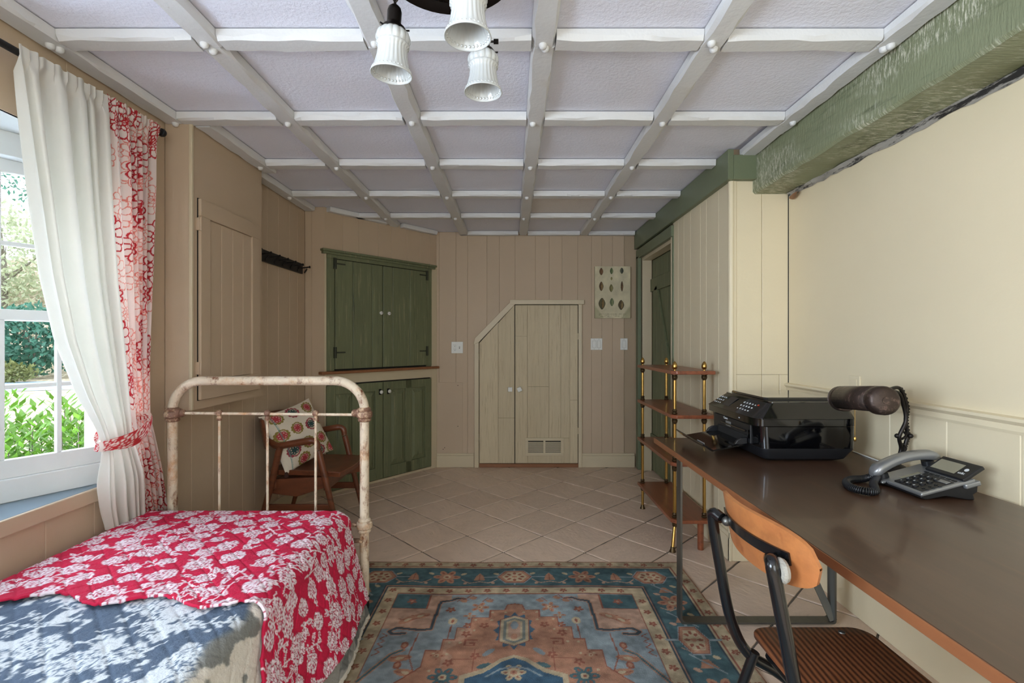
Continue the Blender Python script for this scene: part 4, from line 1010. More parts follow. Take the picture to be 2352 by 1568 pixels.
# field: corner grounds, stepped medallion, pendants, hooks
fw = RW/2-.347
for s in (-1, 1):
    cv.poly([(s*fw, .35), (s*.30, .35), (s*.30, .40), (s*.355, .40), (s*.355, .63), (s*fw, .63)], PK)
    cv.poly([(s*fw, .35), (s*(fw-.16), .35), (s*(fw-.16), .47), (s*fw, .47)], TE); cv.line([(s*(fw-.16), .35), (s*(fw-.16), .47), (s*fw, .47)], .005, RD)
    little(s*(fw-.08), .41, .02)
    hk = [(s*.235, .405), (s*.24, .385), (s*.27, .38), (s*.30, .40), (s*.345, .41), (s*.35, .44), (s*.355, .63), (s*.40, .635), (s*.50, .62), (s*.53, .645), (s*.51, .665), (s*.46, .66)]
    cv.line(hk, .022, SA); cv.line(hk, .013, NV)
    for x, y, a in ((.42, .53, .4), (.47, .56, .7), (.44, .82, .2), (.40, .90, -.2)):
        cv.ell(s*x, y, .045, .02, s*a, SA); cv.line([(s*(x-.04), y-.01), (s*x, y+.004), (s*(x+.04), y-.005)], .005, RD); cv.ell(s*x, y, .018, .008, s*a, CR)
    cv.line([(s*.40, .66), (s*.41, .80), (s*.33, 1.0)], .006, RD); cv.line([(s*.27, .60), (s*.275, .70)], .006, RD)
    cv.line([(s*fw, .95), (s*.48, .80), (s*.44, .77)], .02, SA); cv.line([(s*fw, .95), (s*.48, .80), (s*.44, .77)], .010, TE)
    zg = [(s*(fw-.01-.025*(k % 2)), .66+.018*k) for k in range(9)]; cv.line(zg, .005, RD)
    cv.ell(s*.27, .57, .02, .026, 0, CR); cv.ell(s*.27, .57, .006, .014, 0, RD); rosette(s*.20, .53, .03, 4); little(s*.20, .60, .018); rosette(s*.16, .46, .045, 5); little(s*.29, .48, .02)
    for x, y in ((.10, .40), (.18, .375), (.22, .40)): cv.line([(s*x, y), (s*(x+.03), y-.02), (s*(x+.05), y+.01)], .005, RD); cv.ell(s*(x+.02), y+.005, .018, .012, .4, SA)
    for y in (.74, .86): cv.ell(s*.44, y, .016, .022, 0, RD); cv.ell(s*.44, y, .008, .012, 0, SA)
steps = [(0, .43), (.035, .44), (.045, .483), (.111, .483), (.111, .541), (.189, .541), (.189, .617), (.243, .617), (.243, .70), (.291, .70), (.291, .771), (.35, .771), (.35, .868), (.46, .99), (.46, 1.7)]
pl = [(x, y) for x, y in steps]+[(-x, y) for x, y in steps[::-1]]
cv.poly(pl, SA); cv.line(pl, .006, RD, closed=True)
inn = [(x*.9, y+.018) for x, y in steps if y < .9]; 
for s in (-1, 1):
    for x, y in inn[2:]:
        cv.ell(s*x, y, .006, .006, 0, CR)
n5 = fbm((len(ws), len(us)), (10, 9), 29, 3); U, W = np.meshgrid(us, ws)
m = (np.abs(U) < .28) & (W > .5) & (n5 > .55) & (np.abs(cv.a-np.array(SA)).sum(-1) < 3); cv.a[m] = (198, 150, 124)
# serrated pendant
ser = []
for k in range(24):
    a = 2*math.pi*k/24; R_ = 1.0 if k % 2 == 0 else .78; ser.append((math.sin(a)*.088*R_, .635-math.cos(a)*.135*R_))
cv.poly(ser, (52, 96, 128))
hx = lambda sx, sy: [(0, .635-sy), (sx, .635-sy*.72), (sx, .635+sy*.72), (0, .635+sy), (-sx, .635+sy*.72), (-sx, .635-sy*.72)]
cv.poly(hx(.060, .108), CR); cv.poly(hx(.048, .092), (120, 132, 128)); cv.poly(hx(.036, .080), CR); cv.poly(hx(.026, .066), PK); cv.line(hx(.060, .108), .004, RD, closed=True); cv.ell(0, .60, .016, .03, 0, LB); cv.ell(0, .68, .014, .02, 0, SA)
for s in (-1, 1):
    for x, y in ((.13, .60), (.20, .66), (.15, .80), (.25, .84)): little(s*x, y, .018)
    cv.line([(s*.15, .70), (s*.20, .70), (s*.20, .735), (s*.16, .735), (s*.16, .72), (s*.18, .72)], .007, RD)
    cv.line([(s*.155, .76), (s*.155, 1.1)], .006, RD); cv.line([(s*.15, .82), (s*.24, .82)], .005, RD)
    cv.ell(s*.11, .86, .03, .014, s*.3, TE); cv.ell(s*.10, .78, .03, .012, s*.8, LB); rosette(s*.26, .92, .06, 6, TE, CR, RD); rosette(s*.30, .80, .035, 4)
med = [(0, .80), (.05, .82), (.12, .88), (.20, .91), (.20, 1.5), (-.20, 1.5), (-.20, .91), (-.12, .88), (-.05, .82)]
cv.poly(med, CR); cv.poly([(x*.90, y+.018) for x, y in med], (44, 88, 122)); rosette(0, .90, .05, 6, CR, SA, RD)
for s in (-1, 1): cv.line([(0, .87), (s*.05, .88), (s*.10, .92)], .008, LB)
nz2 = fbm((len(ws), len(us)), (60, 60), 63, 2)[..., None]
cv.a = cv.a*.72+np.array((152, 140, 124))*.28
cv.a = cv.a*(.74+.38*nz+.30*(nz2-.5))
U, W = np.meshgrid(us, ws)
P = np.stack([rx0+U+.004*np.sin(W*5), rfar-W+.004*np.sin(U*7), np.full_like(U, .009)+.0012*np.sin(U*13+W*9)], -1)
edge = np.zeros(U.shape, bool); edge[0] = edge[-1] = True; edge[:,0] = edge[:,-1] = True
P[edge, 2] = .001
rug = thing('area_rug', 'worn Persian-style rug in blue, salmon and cream on the tiles', 'rug', (rx0, 1.3, 0))
grid_obj('pile', P, cv.a, M['rug'], rug, flip=True)
fr = MB(); r = np.random.default_rng(4)
for i in range(420):
    x = rx0-RW/2+RW*i/419; l = r.uniform(.004, .013); d = r.uniform(-.005, .005)
    fr.add([(x-.0012, rfar-.004, .006), (x+.0012, rfar-.004, .006), (x+d+.0012, rfar+l, .0025), (x+d-.0012, rfar+l, .0025)], [(0,1,2,3)])
tag(fr.build('fringe', pm('rug_fringe_wool', (176, 140, 112), .95), rug), kind='stuff')
# ------------------------------------------------------------------ wooden armchair with cushion
M['walnut'] = pm('dark_walnut', (112, 62, 38), .38, var=.25, vsc=5, st=(1, 1, 3), wear=(72, 40, 26), wlo=.52, whi=.7, wsc=7, wst=(1.5, 1.5, 4), coat=.2)
ac = thing('wooden_armchair', 'dark walnut armchair with curved arms standing in the corner', 'armchair', (-1.33, 3.27, 0))
def curve(pts, n=8):
    """Catmull-Rom through points"""
    P_ = [np.array(p, float) for p in pts]; P_ = [2*P_[0]-P_[1]]+P_+[2*P_[-1]-P_[-2]]; out = []
    for i in range(1, len(P_)-2):
        for k in range(n):
            t = k/n; a, b, c, d = P_[i-1:i+3]
            out.append(.5*((2*b)+(-a+c)*t+(2*a-5*b+4*c-d)*t*t+(-a+3*b-3*c+d)*t**3))
    out.append(P_[-2]); return out
for y in (3.035, 3.515):
    f = MB().tube(curve([(-1.085, y, 0), (-1.16, y, .32), (-1.215, y, .545)]), [.013+.007*min(1, i/8) for i in range(17)], 12).build('front_leg', M['walnut'], ac, smooth=True)
    MB().tube(curve([(-1.218, y, .55), (-1.226, y, .592), (-1.262, y, .607), (-1.36, y, .592), (-1.47, y, .575), (-1.535, y+(.03 if y < 3.2 else -.03), .60)]), [.019]*4+[.02]*12+[.022]*12+[.021]*13, 12).build('armrest', M['walnut'], ac, smooth=True)
    MB().tube(curve([(-1.605, y, 0), (-1.52, y, .30), (-1.455, y, .575)]), [.013+.008*min(1, i/8) for i in range(17)], 12).build('rear_leg', M['walnut'], ac, smooth=True)
    MB().frame((-1.565, y-.009, .165), (1,0,0), Y_, Z_, .44, .018, .045).build('side_stretcher', M['walnut'], ac, bevel=.004)
MB().frame((-1.50, 3.04, .30), (.707, .707, 0), (-.707, .707, 0), Z_, .66, .03, .05).build('diagonal_brace', M['walnut'], ac, bevel=.004)
MB().box(-1.19, -1.165, 3.05, 3.50, .29, .375).build('front_rail', M['walnut'], ac, bevel=.004)
MB().box(-1.52, -1.49, 3.05, 3.50, .27, .36).build('rear_rail', M['walnut'], ac, bevel=.004)
for y in (3.052, 3.478): MB().prism([(-1.52, .36), (-1.17, .375), (-1.17, .31), (-1.36, .25), (-1.52, .27)], (0, y, 0), X_, Z_, Y_, .022).build('side_rail', M['walnut'], ac, bevel=.003)
# dished seat
nu, nv = 15, 19; top = []; bot = []
for j in range(nv):
    for i in range(nu):
        u_, v_ = i/(nu-1), j/(nv-1)
        x = -1.53+.45*u_+.03*math.sin(math.pi*v_)*u_; y = 3.045+.46*v_+(.012*(1-u_))*(1-2*v_)
        z = .418-.018*math.sin(math.pi*min(1, u_*1.2))*math.sin(math.pi*v_)-.012*u_**3
        top.append((x, y, z)); bot.append((x-.008*u_, y+.006*(1-2*v_), z-.034))
idx = lambda i, j: j*nu+i; ff = []
for j in range(nv-1):
    for i in range(nu-1):
        ff.append((idx(i,j), idx(i+1,j), idx(i+1,j+1), idx(i,j+1))); o_ = nu*nv; ff.append((o_+idx(i,j), o_+idx(i,j+1), o_+idx(i+1,j+1), o_+idx(i+1,j)))
bd = [idx(i,0) for i in range(nu)]+[idx(nu-1,j) for j in range(1,nv)]+[idx(i,nv-1) for i in range(nu-2,-1,-1)]+[idx(0,j) for j in range(nv-2,0,-1)]
for a, b in zip(bd, bd[1:]+bd[:1]): ff.append((b, a, nu*nv+a, nu*nv+b))
MB().add(top+bot, ff).build('seat', M['walnut'], ac, smooth=True, bevel=.004)
# curved backrest slab
vv = []; ff = []; n = 16
for j in range(n+1):
    t = j/n; y = 2.995+.55*t; cx = -1.50-.095*math.sin(math.pi*t)**.7
    for k, (dz, dx) in enumerate(((.555, 0), (.65, -.018), (.742+.012*math.sin(math.pi*t), -.034))):
        vv += [(cx+dx, y, dz), (cx+dx-.020, y, dz+.002)]
m = 6
for j in range(n):
    a, b = j*m, (j+1)*m
    for p, q in ((0, 2), (2, 4), (4, 5), (5, 3), (3, 1), (1, 0)): ff.append((a+p, a+q, b+q, b+p))
ff += [(0, 1, 3, 2), (2, 3, 5, 4), tuple(n*m+i for i in (2, 3, 1, 0)), tuple(n*m+i for i in (4, 5, 3, 2))]
MB().add(vv, ff).build('backrest', M['walnut'], ac, smooth=True, bevel=.003)

# cushion
M['cushion'] = pm('block_print_cushion', (255,)*3, .9, var=0, attr=True, bump=.15, bsc=150)
n = 150; hs = .202
gu = np.linspace(-hs, hs, n); cv = Canvas(gu, gu, (222, 210, 190))
def buta(cv, x, y, a, main, rim):
    x0, y0, ell = x, y, cv.ell
    class S:
        def ell(self, ex, ey, rx, ry, rot, c): ell(x0+(ex-x0)*1.22, y0+(ey-y0)*1.22, rx*1.22, ry*1.22, rot, c)
    cv = S()
    cv.ell(x, y, .036, .029, a, rim)
    for k in range(12):
        t = 2*math.pi*k/12; cv.ell(x+math.cos(t)*.033, y+math.sin(t)*.027, .009, .008, 0, rim)
    cv.ell(x, y, .030, .024, a, (196, 176, 150))
    for k in range(7):
        t = 2*math.pi*k/7; px, py = x+math.cos(t)*.018, y+math.sin(t)*.015
        cv.ell(px, py, .0095, .0085, 0, main); cv.ell(px, py, .003, .003, 0, (220, 190, 170)); 
    cv.ell(x, y, .010, .009, 0, main)
RD_, GR_, OL_ = (176, 58, 66), (44, 72, 70), (140, 122, 58)
for i, (x, y) in enumerate([(-.13, .15), (0, .155), (.13, .15), (-.15, .03), (-.035, .04), (.085, .03), (.18, .05), (-.12, -.09), (0, -.08), (.12, -.085), (-.06, -.17), (.07, -.17), (.185, -.17)]):
    if i in (1, 5, 7, 11): buta(cv, x, y, .3*i, GR_, (150, 60, 70))
    else: buta(cv, x, y, .3*i, RD_, OL_)
for i in range(46):
    y = -hs+.01+.0092*i
    for xx in (-hs+.045,): cv.line([(xx, y), (xx+.010, y+.003)], .0028, (84, 140, 136))
cv.line([(-hs+.045, -hs), (-hs+.045, hs)], .0026, (84, 140, 136))
c_ = np.array([-1.425, 3.22, .612]); nn = np.array([.80, -.46, .40]); nn /= np.linalg.norm(nn)
r0 = np.cross((0,0,1), nn); r0 /= np.linalg.norm(r0); u0 = np.cross(nn, r0); ro = math.radians(12)
rr_ = r0*math.cos(ro)+u0*math.sin(ro); uu_ = -r0*math.sin(ro)+u0*math.cos(ro)
U, V = np.meshgrid(gu, gu); pu, pv = U/hs, V/hs
th = .075*np.clip(1-np.abs(pu)**2.6, 0, 1)**.6*np.clip(1-np.abs(pv)**2.6, 0, 1)**.6
pin = 1-.07*(1-np.abs(pv)**2); pin2 = 1-.07*(1-np.abs(pu)**2)
crease = .010*np.exp(-((U-.03)**2+(V-.02)**2)/.0016)+.006*fbm(U.shape, (5, 5), 2, 3)
def face(sgn):
    return c_+(U*pin)[..., None]*rr_+(V*pin2)[..., None]*uu_+(sgn*(th-(crease if sgn > 0 else 0)*(th > .02)))[..., None]*nn
cu_ = thing('throw_cushion', 'square off-white cushion block-printed with red and green flowers', 'cushion', (-1.375, 3.235, .42))
grid_obj('front_panel', face(1), cv.a, M['cushion'], cu_); grid_obj('back_panel', face(-1), np.full_like(cv.a, 214.0), M['cushion'], cu_, flip=True)
for a, b in ((-1, -1),):
    p = c_+rr_*a*hs*.97+uu_*b*hs*.97
    MB().tube([p, p+np.array([.01, -.02, -.012])], [.010, .013], 8).ball(p, .011, 8).build('tassel', pm('brown_tassel', (70, 40, 30), .9), cu_, smooth=True)

# ------------------------------------------------------------------ brass and wood etagere
M['brass'] = pm('aged_brass', (186, 150, 84), .28, metal=1.0, var=.12, vsc=20)
M['brassdark'] = pm('tarnished_brass', (92, 76, 54), .4, metal=.9, var=.2, vsc=30)
M['shelfwood'] = pm('reddish_shelf_wood', (134, 74, 46), .35, var=.2, vsc=6, st=(3, .5, 3), wear=(98, 52, 34), wlo=.5, whi=.7, wsc=7, wst=(4, .5, 4), coat=.15)
et = thing('etagere_shelf', 'four-tier wooden shelf stand with brass posts and acorn finials', 'shelf', (1.05, 3.2, 0))
sx0, sx1, sy0, sy1 = .933, 1.186, 2.815, 3.60
lev = [1.058, .80, .521, .188]
for z in lev:
    c = .028; sh = MB()
    sh.prism([(sx0+c, sy0), (sx1, sy0), (sx1, sy1), (sx0, sy1), (sx0, sy0+c)], (0, 0, z-.021), X_, Y_, Z_, .021).build('shelf', M['shelfwood'], et, bevel=.003)
posts = [(.962, 2.86), (1.137, 2.86), (.962, 3.562), (1.137, 3.562)]
for i, (x, y) in enumerate(posts):
    for a, b in zip(lev[:-1], lev[1:]):
        lo, hi = b, a-.021
        MB().tube([(x, y, lo+.03), (x, y, hi-.03)], .0098, 12).build('post', M['brass'], et, smooth=True)
        MB().lathe([(.013, 0), (.016, .004), (.016, .009), (.012, .013), (.013, .018), (.015, .022), (.012, .028), (.0098, .032)], (x, y, lo), Z_, 14).build('collar', M['brassdark'], et, smooth=True)
        MB().lathe([(.0098, -.036), (.012, -.032), (.016, -.024), (.017, -.014), (.013, -.008), (.019, -.004), (.019, 0)], (x, y, hi), Z_, 14).build('collar', M['brassdark'], et, smooth=True)
    MB().lathe([(.007, 0), (.006, .006), (.013, .012), (.0155, .022), (.0145, .034), (.009, .047), (.003, .054), (1e-6, .055)], (x, y, lev[0]), Z_, 14).build('finial', M['brass'], et, smooth=True)
    if i == 1:
        MB().lathe([(.0165, .001), (.0175, .006), (.0185, lev[3]-.021)], (x-.022, y, 0), Z_, 14).build('wooden_leg', M['shelfwood'], et, smooth=True)
    else:
        dx = -.022 if i == 0 else 0
        MB().tube([(x, y, lev[3]-.04), (x+dx, y-(.03 if i == 0 else 0), .02)], .0095, 12).build('foot_post', M['brass'], et, smooth=True)
        MB().lathe([(.019, .0), (.019, .004), (.013, .016), (.012, .026), (.0098, .030)], (x+dx, y-(.03 if i == 0 else 0), 0), Z_, 14).build('foot_cap', M['brassdark'], et, smooth=True)
        MB().lathe([(.0098, -.034), (.014, -.026), (.015, -.012), (.019, -.004), (.019, 0)], (x, y, lev[3]-.021), Z_, 14).build('collar', M['brassdark'], et, smooth=True)

# ------------------------------------------------------------------ desk
M['desktop'] = pm('dark_stained_desktop', (74, 52, 38), .36, var=.22, vsc=3, st=(6, .5, 1), wear=(92, 62, 42), wlo=.56, whi=.75, wsc=5, wst=(7, .4, 1), coat=.3)
M['deskedge'] = pm('orange_wood_edge', (132, 82, 50), .45, var=.14, vsc=6, st=(1, .3, 3), wear=(120, 66, 36), wlo=.58, whi=.75, wsc=8, wst=(1, .4, 3))
M['steel'] = pm('raw_steel_bar', (104, 104, 100), .38, metal=.85, var=.15, vsc=18, st=(1, 1, .2))
dk = thing('desk', 'long desk with dark stained top and raw steel frame legs', 'desk', (1.12, 1.45, 0))
dx0, dx1, dy0, dy1 = .722, 1.518, .42, 2.463
MB().box(dx0+.004, dx1, dy0, dy1, .715, .740).build('top', M['desktop'], dk, bevel=.0015)
MB().box(dx0, dx0+.004, dy0, dy1, .716, .7395).build('front_edging', M['deskedge'], dk, bevel=.001)
def flat_u(y):
    w = .05; t = .008; x0, x1 = .727, 1.40; ct = .014
    o_ = [(x0, .714), (x0, ct)]+[(x0+ct-ct*math.cos(a), ct-ct*math.sin(a)) for a in np.linspace(.3, math.pi/2, 5)]+[(x1-ct+ct*math.sin(a), ct-ct*math.cos(a)) for a in np.linspace(0, math.pi/2-.3, 5)]+[(x1, ct), (x1, .714)]
    i_ = [(x0+t, .714), (x0+t, ct+t)]+[(x0+t+ct-ct*math.cos(a), t+ct-ct*math.sin(a)) for a in np.linspace(.3, math.pi/2, 5)]+[(x1-t-ct+ct*math.sin(a), t+ct-ct*math.cos(a)) for a in np.linspace(0, math.pi/2-.3, 5)]+[(x1-t, ct+t), (x1-t, .714)]
    n_ = len(o_); mb = MB(); vv = []
    for yy in (y, y+w): vv += [(x, yy, z+.0105) if z < .7 else (x, yy, z) for x, z in o_]+[(x, yy, z+.0105) if z < .7 else (x, yy, z) for x, z in i_]
    ff = []
    for k in range(n_-1):
        ff += [(k, k+1, n_+k+1, n_+k)[::-1], (2*n_+k, 2*n_+k+1, 3*n_+k+1, 3*n_+k), (k, k+1, 2*n_+k+1, 2*n_+k), (n_+k, n_+k+1, 3*n_+k+1, 3*n_+k)[::-1]]
    mb.add(vv, ff).build('leg_frame', M['steel'], dk, smooth=True, angle=30)
flat_u(2.085); flat_u(.62)
MB().frame((1.375, 2.09, .02), (-.19, .32, .69), (.69*.97, 0, .19), (0, 1, 0), .9, .045, .006).build('brace', M['steel'], dk)

# ------------------------------------------------------------------ printer
M['blackgloss'] = pm('piano_black_plastic', (6, 6, 8), .06, var=0, coat=.5)
M['blackmatte'] = pm('black_plastic', (24, 25, 28), .38, var=0)
M['greyglass'] = pm('smoked_lid', (20, 20, 22), .10, var=0, coat=.6)
M['print_white'] = pm('white_marking', (210, 214, 216), .5, var=0)
M['silver'] = pm('silver_plastic', (150, 152, 154), .3, metal=.6, var=0)
M['lcd'] = pm('grey_display', (138, 134, 116), .25, var=0)
M['darklcd'] = pm('dark_display', (40, 42, 44), .12, var=0)
pr = thing('printer', 'glossy black inkjet printer with its paper tray folded out on the desk', 'printer', (1.19, 2.18, .74))
y0, y1 = 1.952, 2.44
def rprism(mb, pts, z0, z1, inset=0):
    mb.prism(pts, (0, 0, z0), X_, Y_, Z_, z1-z0)
def rrect(x0, x1, ya, yb, r_, k=5):
    p = []
    for cx, cy, s in ((x1-r_, ya+r_, -90), (x1-r_, yb-r_, 0), (x0+r_, yb-r_, 90), (x0+r_, ya+r_, 180)):
        for i in range(k+1): a = math.radians(s+90*i/k); p.append((cx+r_*math.cos(a), cy+r_*math.sin(a)))
    return p
def loft(rings, mat, name, par, **kw):
    n_ = len(rings[0]); vv = [p for r_ in rings for p in r_]; ff = [tuple(range(n_))[::-1], tuple((len(rings)-1)*n_+k for k in range(n_))]
    for i in range(len(rings)-1):
        for k in range(n_): ff.append((i*n_+k, i*n_+(k+1)%n_, (i+1)*n_+(k+1)%n_, (i+1)*n_+k))
    return MB().add(vv, ff).build(name, mat, par, smooth=True, angle=32, **kw)
ringz = lambda x0, x1, ya, yb, r_, z: [(x, y, z) for x, y in rrect(x0, x1, ya, yb, r_)]
loft([ringz(1.05, 1.335, y0+.035, y1-.035, .02, .742), ringz(1.03, 1.365, y0+.018, y1-.018, .025, .752), ringz(1.012, 1.392, y0, y1, .03, .792), ringz(1.012, 1.392, y0, y1, .03, .797)], M['blackmatte'], 'base', pr)
loft([ringz(1.010, 1.394, y0-.002, y1+.002, .032, .7975), ringz(1.005, 1.396, y0-.002, y1+.002, .032, .885)], M['blackgloss'], 'body', pr)
loft([ringz(.985, 1.398, y0-.004, y1+.004, .035, .888), ringz(.985, 1.398, y0-.004, y1+.004, .035, .915)], M['blackgloss'], 'lid_band', pr)
# sloping scanner lid: front becomes the control panel
bot = rrect(.982, 1.398, y0-.004, y1+.004, .035); topr = rrect(1.062, 1.385, y0+.045, y1-.03, .02)
loft([[(x, y, .9165) for x, y in bot], [(x, y, .9185) for x, y in bot], [(x, y, .975) for x, y in topr], [(x, y, .980) for x, y in topr]], M['blackgloss'], 'lid', pr)
loft([ringz(1.085, 1.375, y0+.125, y1-.04, .012, .981), ringz(1.088, 1.372, y0+.13, y1-.045, .012, .989)], M['greyglass'], 'document_feeder', pr)
MB().box(1.075, 1.372, y0+.06, y0+.12, .9802, .9808).build('feeder_slot', M['dark'], pr)
# control panel: screen, keys
cp0, cp1 = np.array([.994, 0, .9245]), np.array([1.054, 0, .9705]); pdx = (cp1-cp0)/np.linalg.norm(cp1-cp0); pnn = np.array([-pdx[2], 0, pdx[0]])
def onpanel(t, y, h=0): q = cp0+(cp1-cp0)*t+pnn*(.0012+h); return np.array([q[0], y, q[2]])
def ptile(t0, t1, ya, yb, h, mat, name):
    a, b, c, d = onpanel(t0, ya), onpanel(t1, ya), onpanel(t1, yb), onpanel(t0, yb); up = pnn*h
    MB().add([a, b, c, d, a+up, b+up, c+up, d+up], [(0,1,2,3),(7,6,5,4),(0,4,5,1),(1,5,6,2),(2,6,7,3),(3,7,4,0)]).build(name, mat, pr)
ptile(.12, .92, 2.235, 2.305, .0012, M['darklcd'], 'display')
r = np.random.default_rng(2)
for i in range(4):
    for j in range(3):
        t = .18+.25*j; y = 2.335+.020*i
        ptile(t, t+.07+.05*r.random(), y, y+.005+.005*r.random(), .0008, M['print_white'], 'key')
for i in range(5):
    for j in range(3):
        t = .16+.26*j; y = 2.055+.024*i
        ptile(t, t+.06+.05*r.random(), y, y+.006+.005*r.random(), .0008, M['print_white'], 'key')
ptile(.72, .82, 2.035, 2.045, .001, pm('orange_key', (190, 70, 40), .5), 'key')
# front: recess, cassette slot, tray
MB().box(1.000, 1.012, 2.03, 2.395, .80, .880).build('front_panel', M['blackmatte'], pr, bevel=.003)
MB().box(.996, 1.001, 2.06, 2.34, .80, .832).build('paper_slot', M['dark'], pr)
MB().box(.992, 1.000, 2.06, 2.30, .846, .853).build('finger_lip', M['blackgloss'], pr, bevel=.002)
MB().box(.9985, 1.0, 2.21, 2.26, .84, .862).build('badge_window', M['silver'], pr)
vv = [(.998, 2.045, .800), (.998, 2.365, .800), (.845, 2.36, .775), (.845, 2.03, .775), (.800, 2.35, .805), (.800, 2.02, .800), (.998, 2.045, .794), (.998, 2.365, .794), (.84, 2.36, .768), (.84, 2.03, .768), (.795, 2.35, .802), (.795, 2.02, .797)]
ff = [(0,1,2,3), (3,2,4,5), (6,9,8,7), (9,11,10,8), (0,3,9,6), (3,5,11,9), (1,7,8,2), (2,8,10,4), (4,10,11,5), (0,6,7,1)]
MB().add(vv, ff).build('output_tray', M['blackgloss'], pr)
for y in (2.05, 2.345):
    MB().prism([(0, 0), (.055, 0), (.055, .03), (.03, .028), (.012, .018)], (.943, y, .793), X_, Z_, Y_, .014).build('tray_guide', M['blackmatte'], pr, bevel=.003)
MB().box(.85, .852, 2.14, 2.22, .7765, .781).build('tray_tab', M['print_white'], pr)
text('lettering', 'Canon', .016, (1.0, 2.285, .868), (0,-1,0), (0,0,1), M['print_white'], pr)
text('lettering', 'MX', .007, (.9838, 2.10, .898), (0,-1,0), (0,0,1), M['print_white'], pr)
MB().box(1.0, 1.0008, 2.035, 2.047, .845, .857).build('sticker', M['print_white'], pr); MB().box(1.0, 1.0008, 2.035, 2.047, .822, .842).build('sticker', pm('colour_sticker', (70, 140, 150), .5, var=.5, vsc=120), pr)
for x in (1.08, 1.31): MB().lathe([(.008, 0), (.008, .003)], (x, y0+.06, .740), Z_, 10).build('foot', M['blackmatte'], pr)

# ------------------------------------------------------------------ telephone
ph = thing('desk_telephone', 'grey and black corded desk telephone with tilted display', 'telephone', (1.34, 1.585, .74))
# local frame: e along the slope (from user to back), y to the handset side, n up
e0 = np.array([1.262, 0, .762]); e1 = np.array([1.425, 0, .806]); ee = (e1-e0)/np.linalg.norm(e1-e0); en = np.array([-ee[2], 0, ee[0]])
def PH(s, y, h=0): q = e0+ee*s+en*h; return np.array([q[0], y, q[2]])
yN, yF = 1.487, 1.69
MB().prism([(1.262, .746), (1.262, .758), (1.425, .800), (1.44, .790), (1.438, .765), (1.425, .757), (1.43, .7405), (1.41, .7405), (1.34, .752), (1.28, .7405)], (0, yN+.006, 0), X_, Z_, Y_, yF-yN-.012).build('base', M['blackmatte'], ph, bevel=.003)
def plate_on(pts, h0, h1, mat, name, bevel=.002):
    lo = [PH(s, y, h0) for s, y in pts]; hi = [PH(s, y, h1) for s, y in pts]; n_ = len(pts)
    A_ = sum(pts[i][0]*pts[(i+1)%n_][1]-pts[(i+1)%n_][0]*pts[i][1] for i in range(n_))
    ff = [tuple(range(n_))[::-1], tuple(range(n_, 2*n_))]+[(i, (i+1)%n_, n_+(i+1)%n_, n_+i) for i in range(n_)]
    if A_ < 0: ff = [q[::-1] for q in ff]
    return MB().add(lo+hi, ff).build(name, mat, ph, bevel=bevel)
plate_on([(-.004, yN), (.170, yN), (.170, 1.632), (.0, 1.632), (-.004, 1.622)], -.010, .001, M['silver'], 'fascia', .004)
plate_on([(-.015, 1.632), (.170, 1.632), (.170, yF), (-.015, yF)], -.010, -.002, M['silver'], 'handset_cradle', .003)
plate_on([(.008, yN+.010), (.112, yN+.010), (.118, 1.605), (.014, 1.612), (.008, 1.605)], .001, .0025, M['blackmatte'], 'keypad_panel', .001)
for i in range(4):
    for j in range(3):
        c = PH(.022+.0235*(3-i), 1.590-.026*j, .0025)
        k_ = MB().lathe([(.0085, 0), (.0085, .003), (.007, .0045), (1e-6, .0048)], c, en, 12).build('key', M['blackmatte'], ph, smooth=True)
        q = PH(.0175+.0235*(3-i), 1.5935-.026*j, .0076)
        text('key_numeral', '123456789*0#'[i*3+j], .0085, q, (0,-1,0), ee, M['print_white'], ph, .0002)
for i in range(2):
    for j in range(3):
        MB().lathe([(.0048, 0), (.0048, .002), (1e-6, .003)], PH(.026+.02*j, 1.512-.0*i-.014*i+.0, .0025), en, 10).build('small_key', M['blackmatte'], ph, smooth=True)
for j in range(6): plate_on([(.118, 1.50+.02*j), (.125, 1.50+.02*j), (.125, 1.515+.02*j), (.118, 1.515+.02*j)], .001, .0035, M['blackmatte'], 'soft_key', .001)
plate_on([(.088, 1.500), (.104, 1.500), (.104, 1.535), (.088, 1.535)], .0025, .005, M['silver'], 'volume_key', .003)
plate_on([(.04, 1.613), (.11, 1.613), (.11, 1.627), (.04, 1.627)], .001, .002, M['lcd'], 'speaker_grille', .001)
# display flap, steeper than the fascia
f0 = np.array([1.388, 0, .804]); f1 = np.array([1.452, 0, .846]); fe = (f1-f0)/np.linalg.norm(f1-f0); fn = np.array([-fe[2], 0, fe[0]]); FL = np.linalg.norm(f1-f0)
def flap(s0, s1, ya, yb, h0, h1, mat, name, bevel=.003):
    mb = MB(); mb.frame(np.array([f0[0], ya, f0[2]])+fe*s0+fn*h0, fe, (0,1,0), -fn*-1, s1-s0, yb-ya, h1-h0); return mb.build(name, mat, ph, bevel=bevel)
flap(0, FL, yN+.002, 1.628, -.012, 0, M['blackmatte'], 'display_housing')
flap(.014, FL-.016, 1.532, 1.618, 0, .0008, M['lcd'], 'display_screen', .0)
lo_ = np.array([f0[0], 1.526, f0[2]])+fe*.02+fn*.0008
text('lettering', 'at&t', .013, lo_, (0,-1,0), fe, M['print_white'], ph, .0002)
MB().lathe([(.0065, 0), (.0065, .0008)], np.array([f0[0], 1.513, f0[2]])+fe*.042, fn, 14).build('emblem', M['print_white'], ph)
MB().frame(np.array([1.395, yN-.004, .775]), ee, (0,1,0), en, .05, .03, .016).build('wall_hook', M['silver'], ph, bevel=.005)
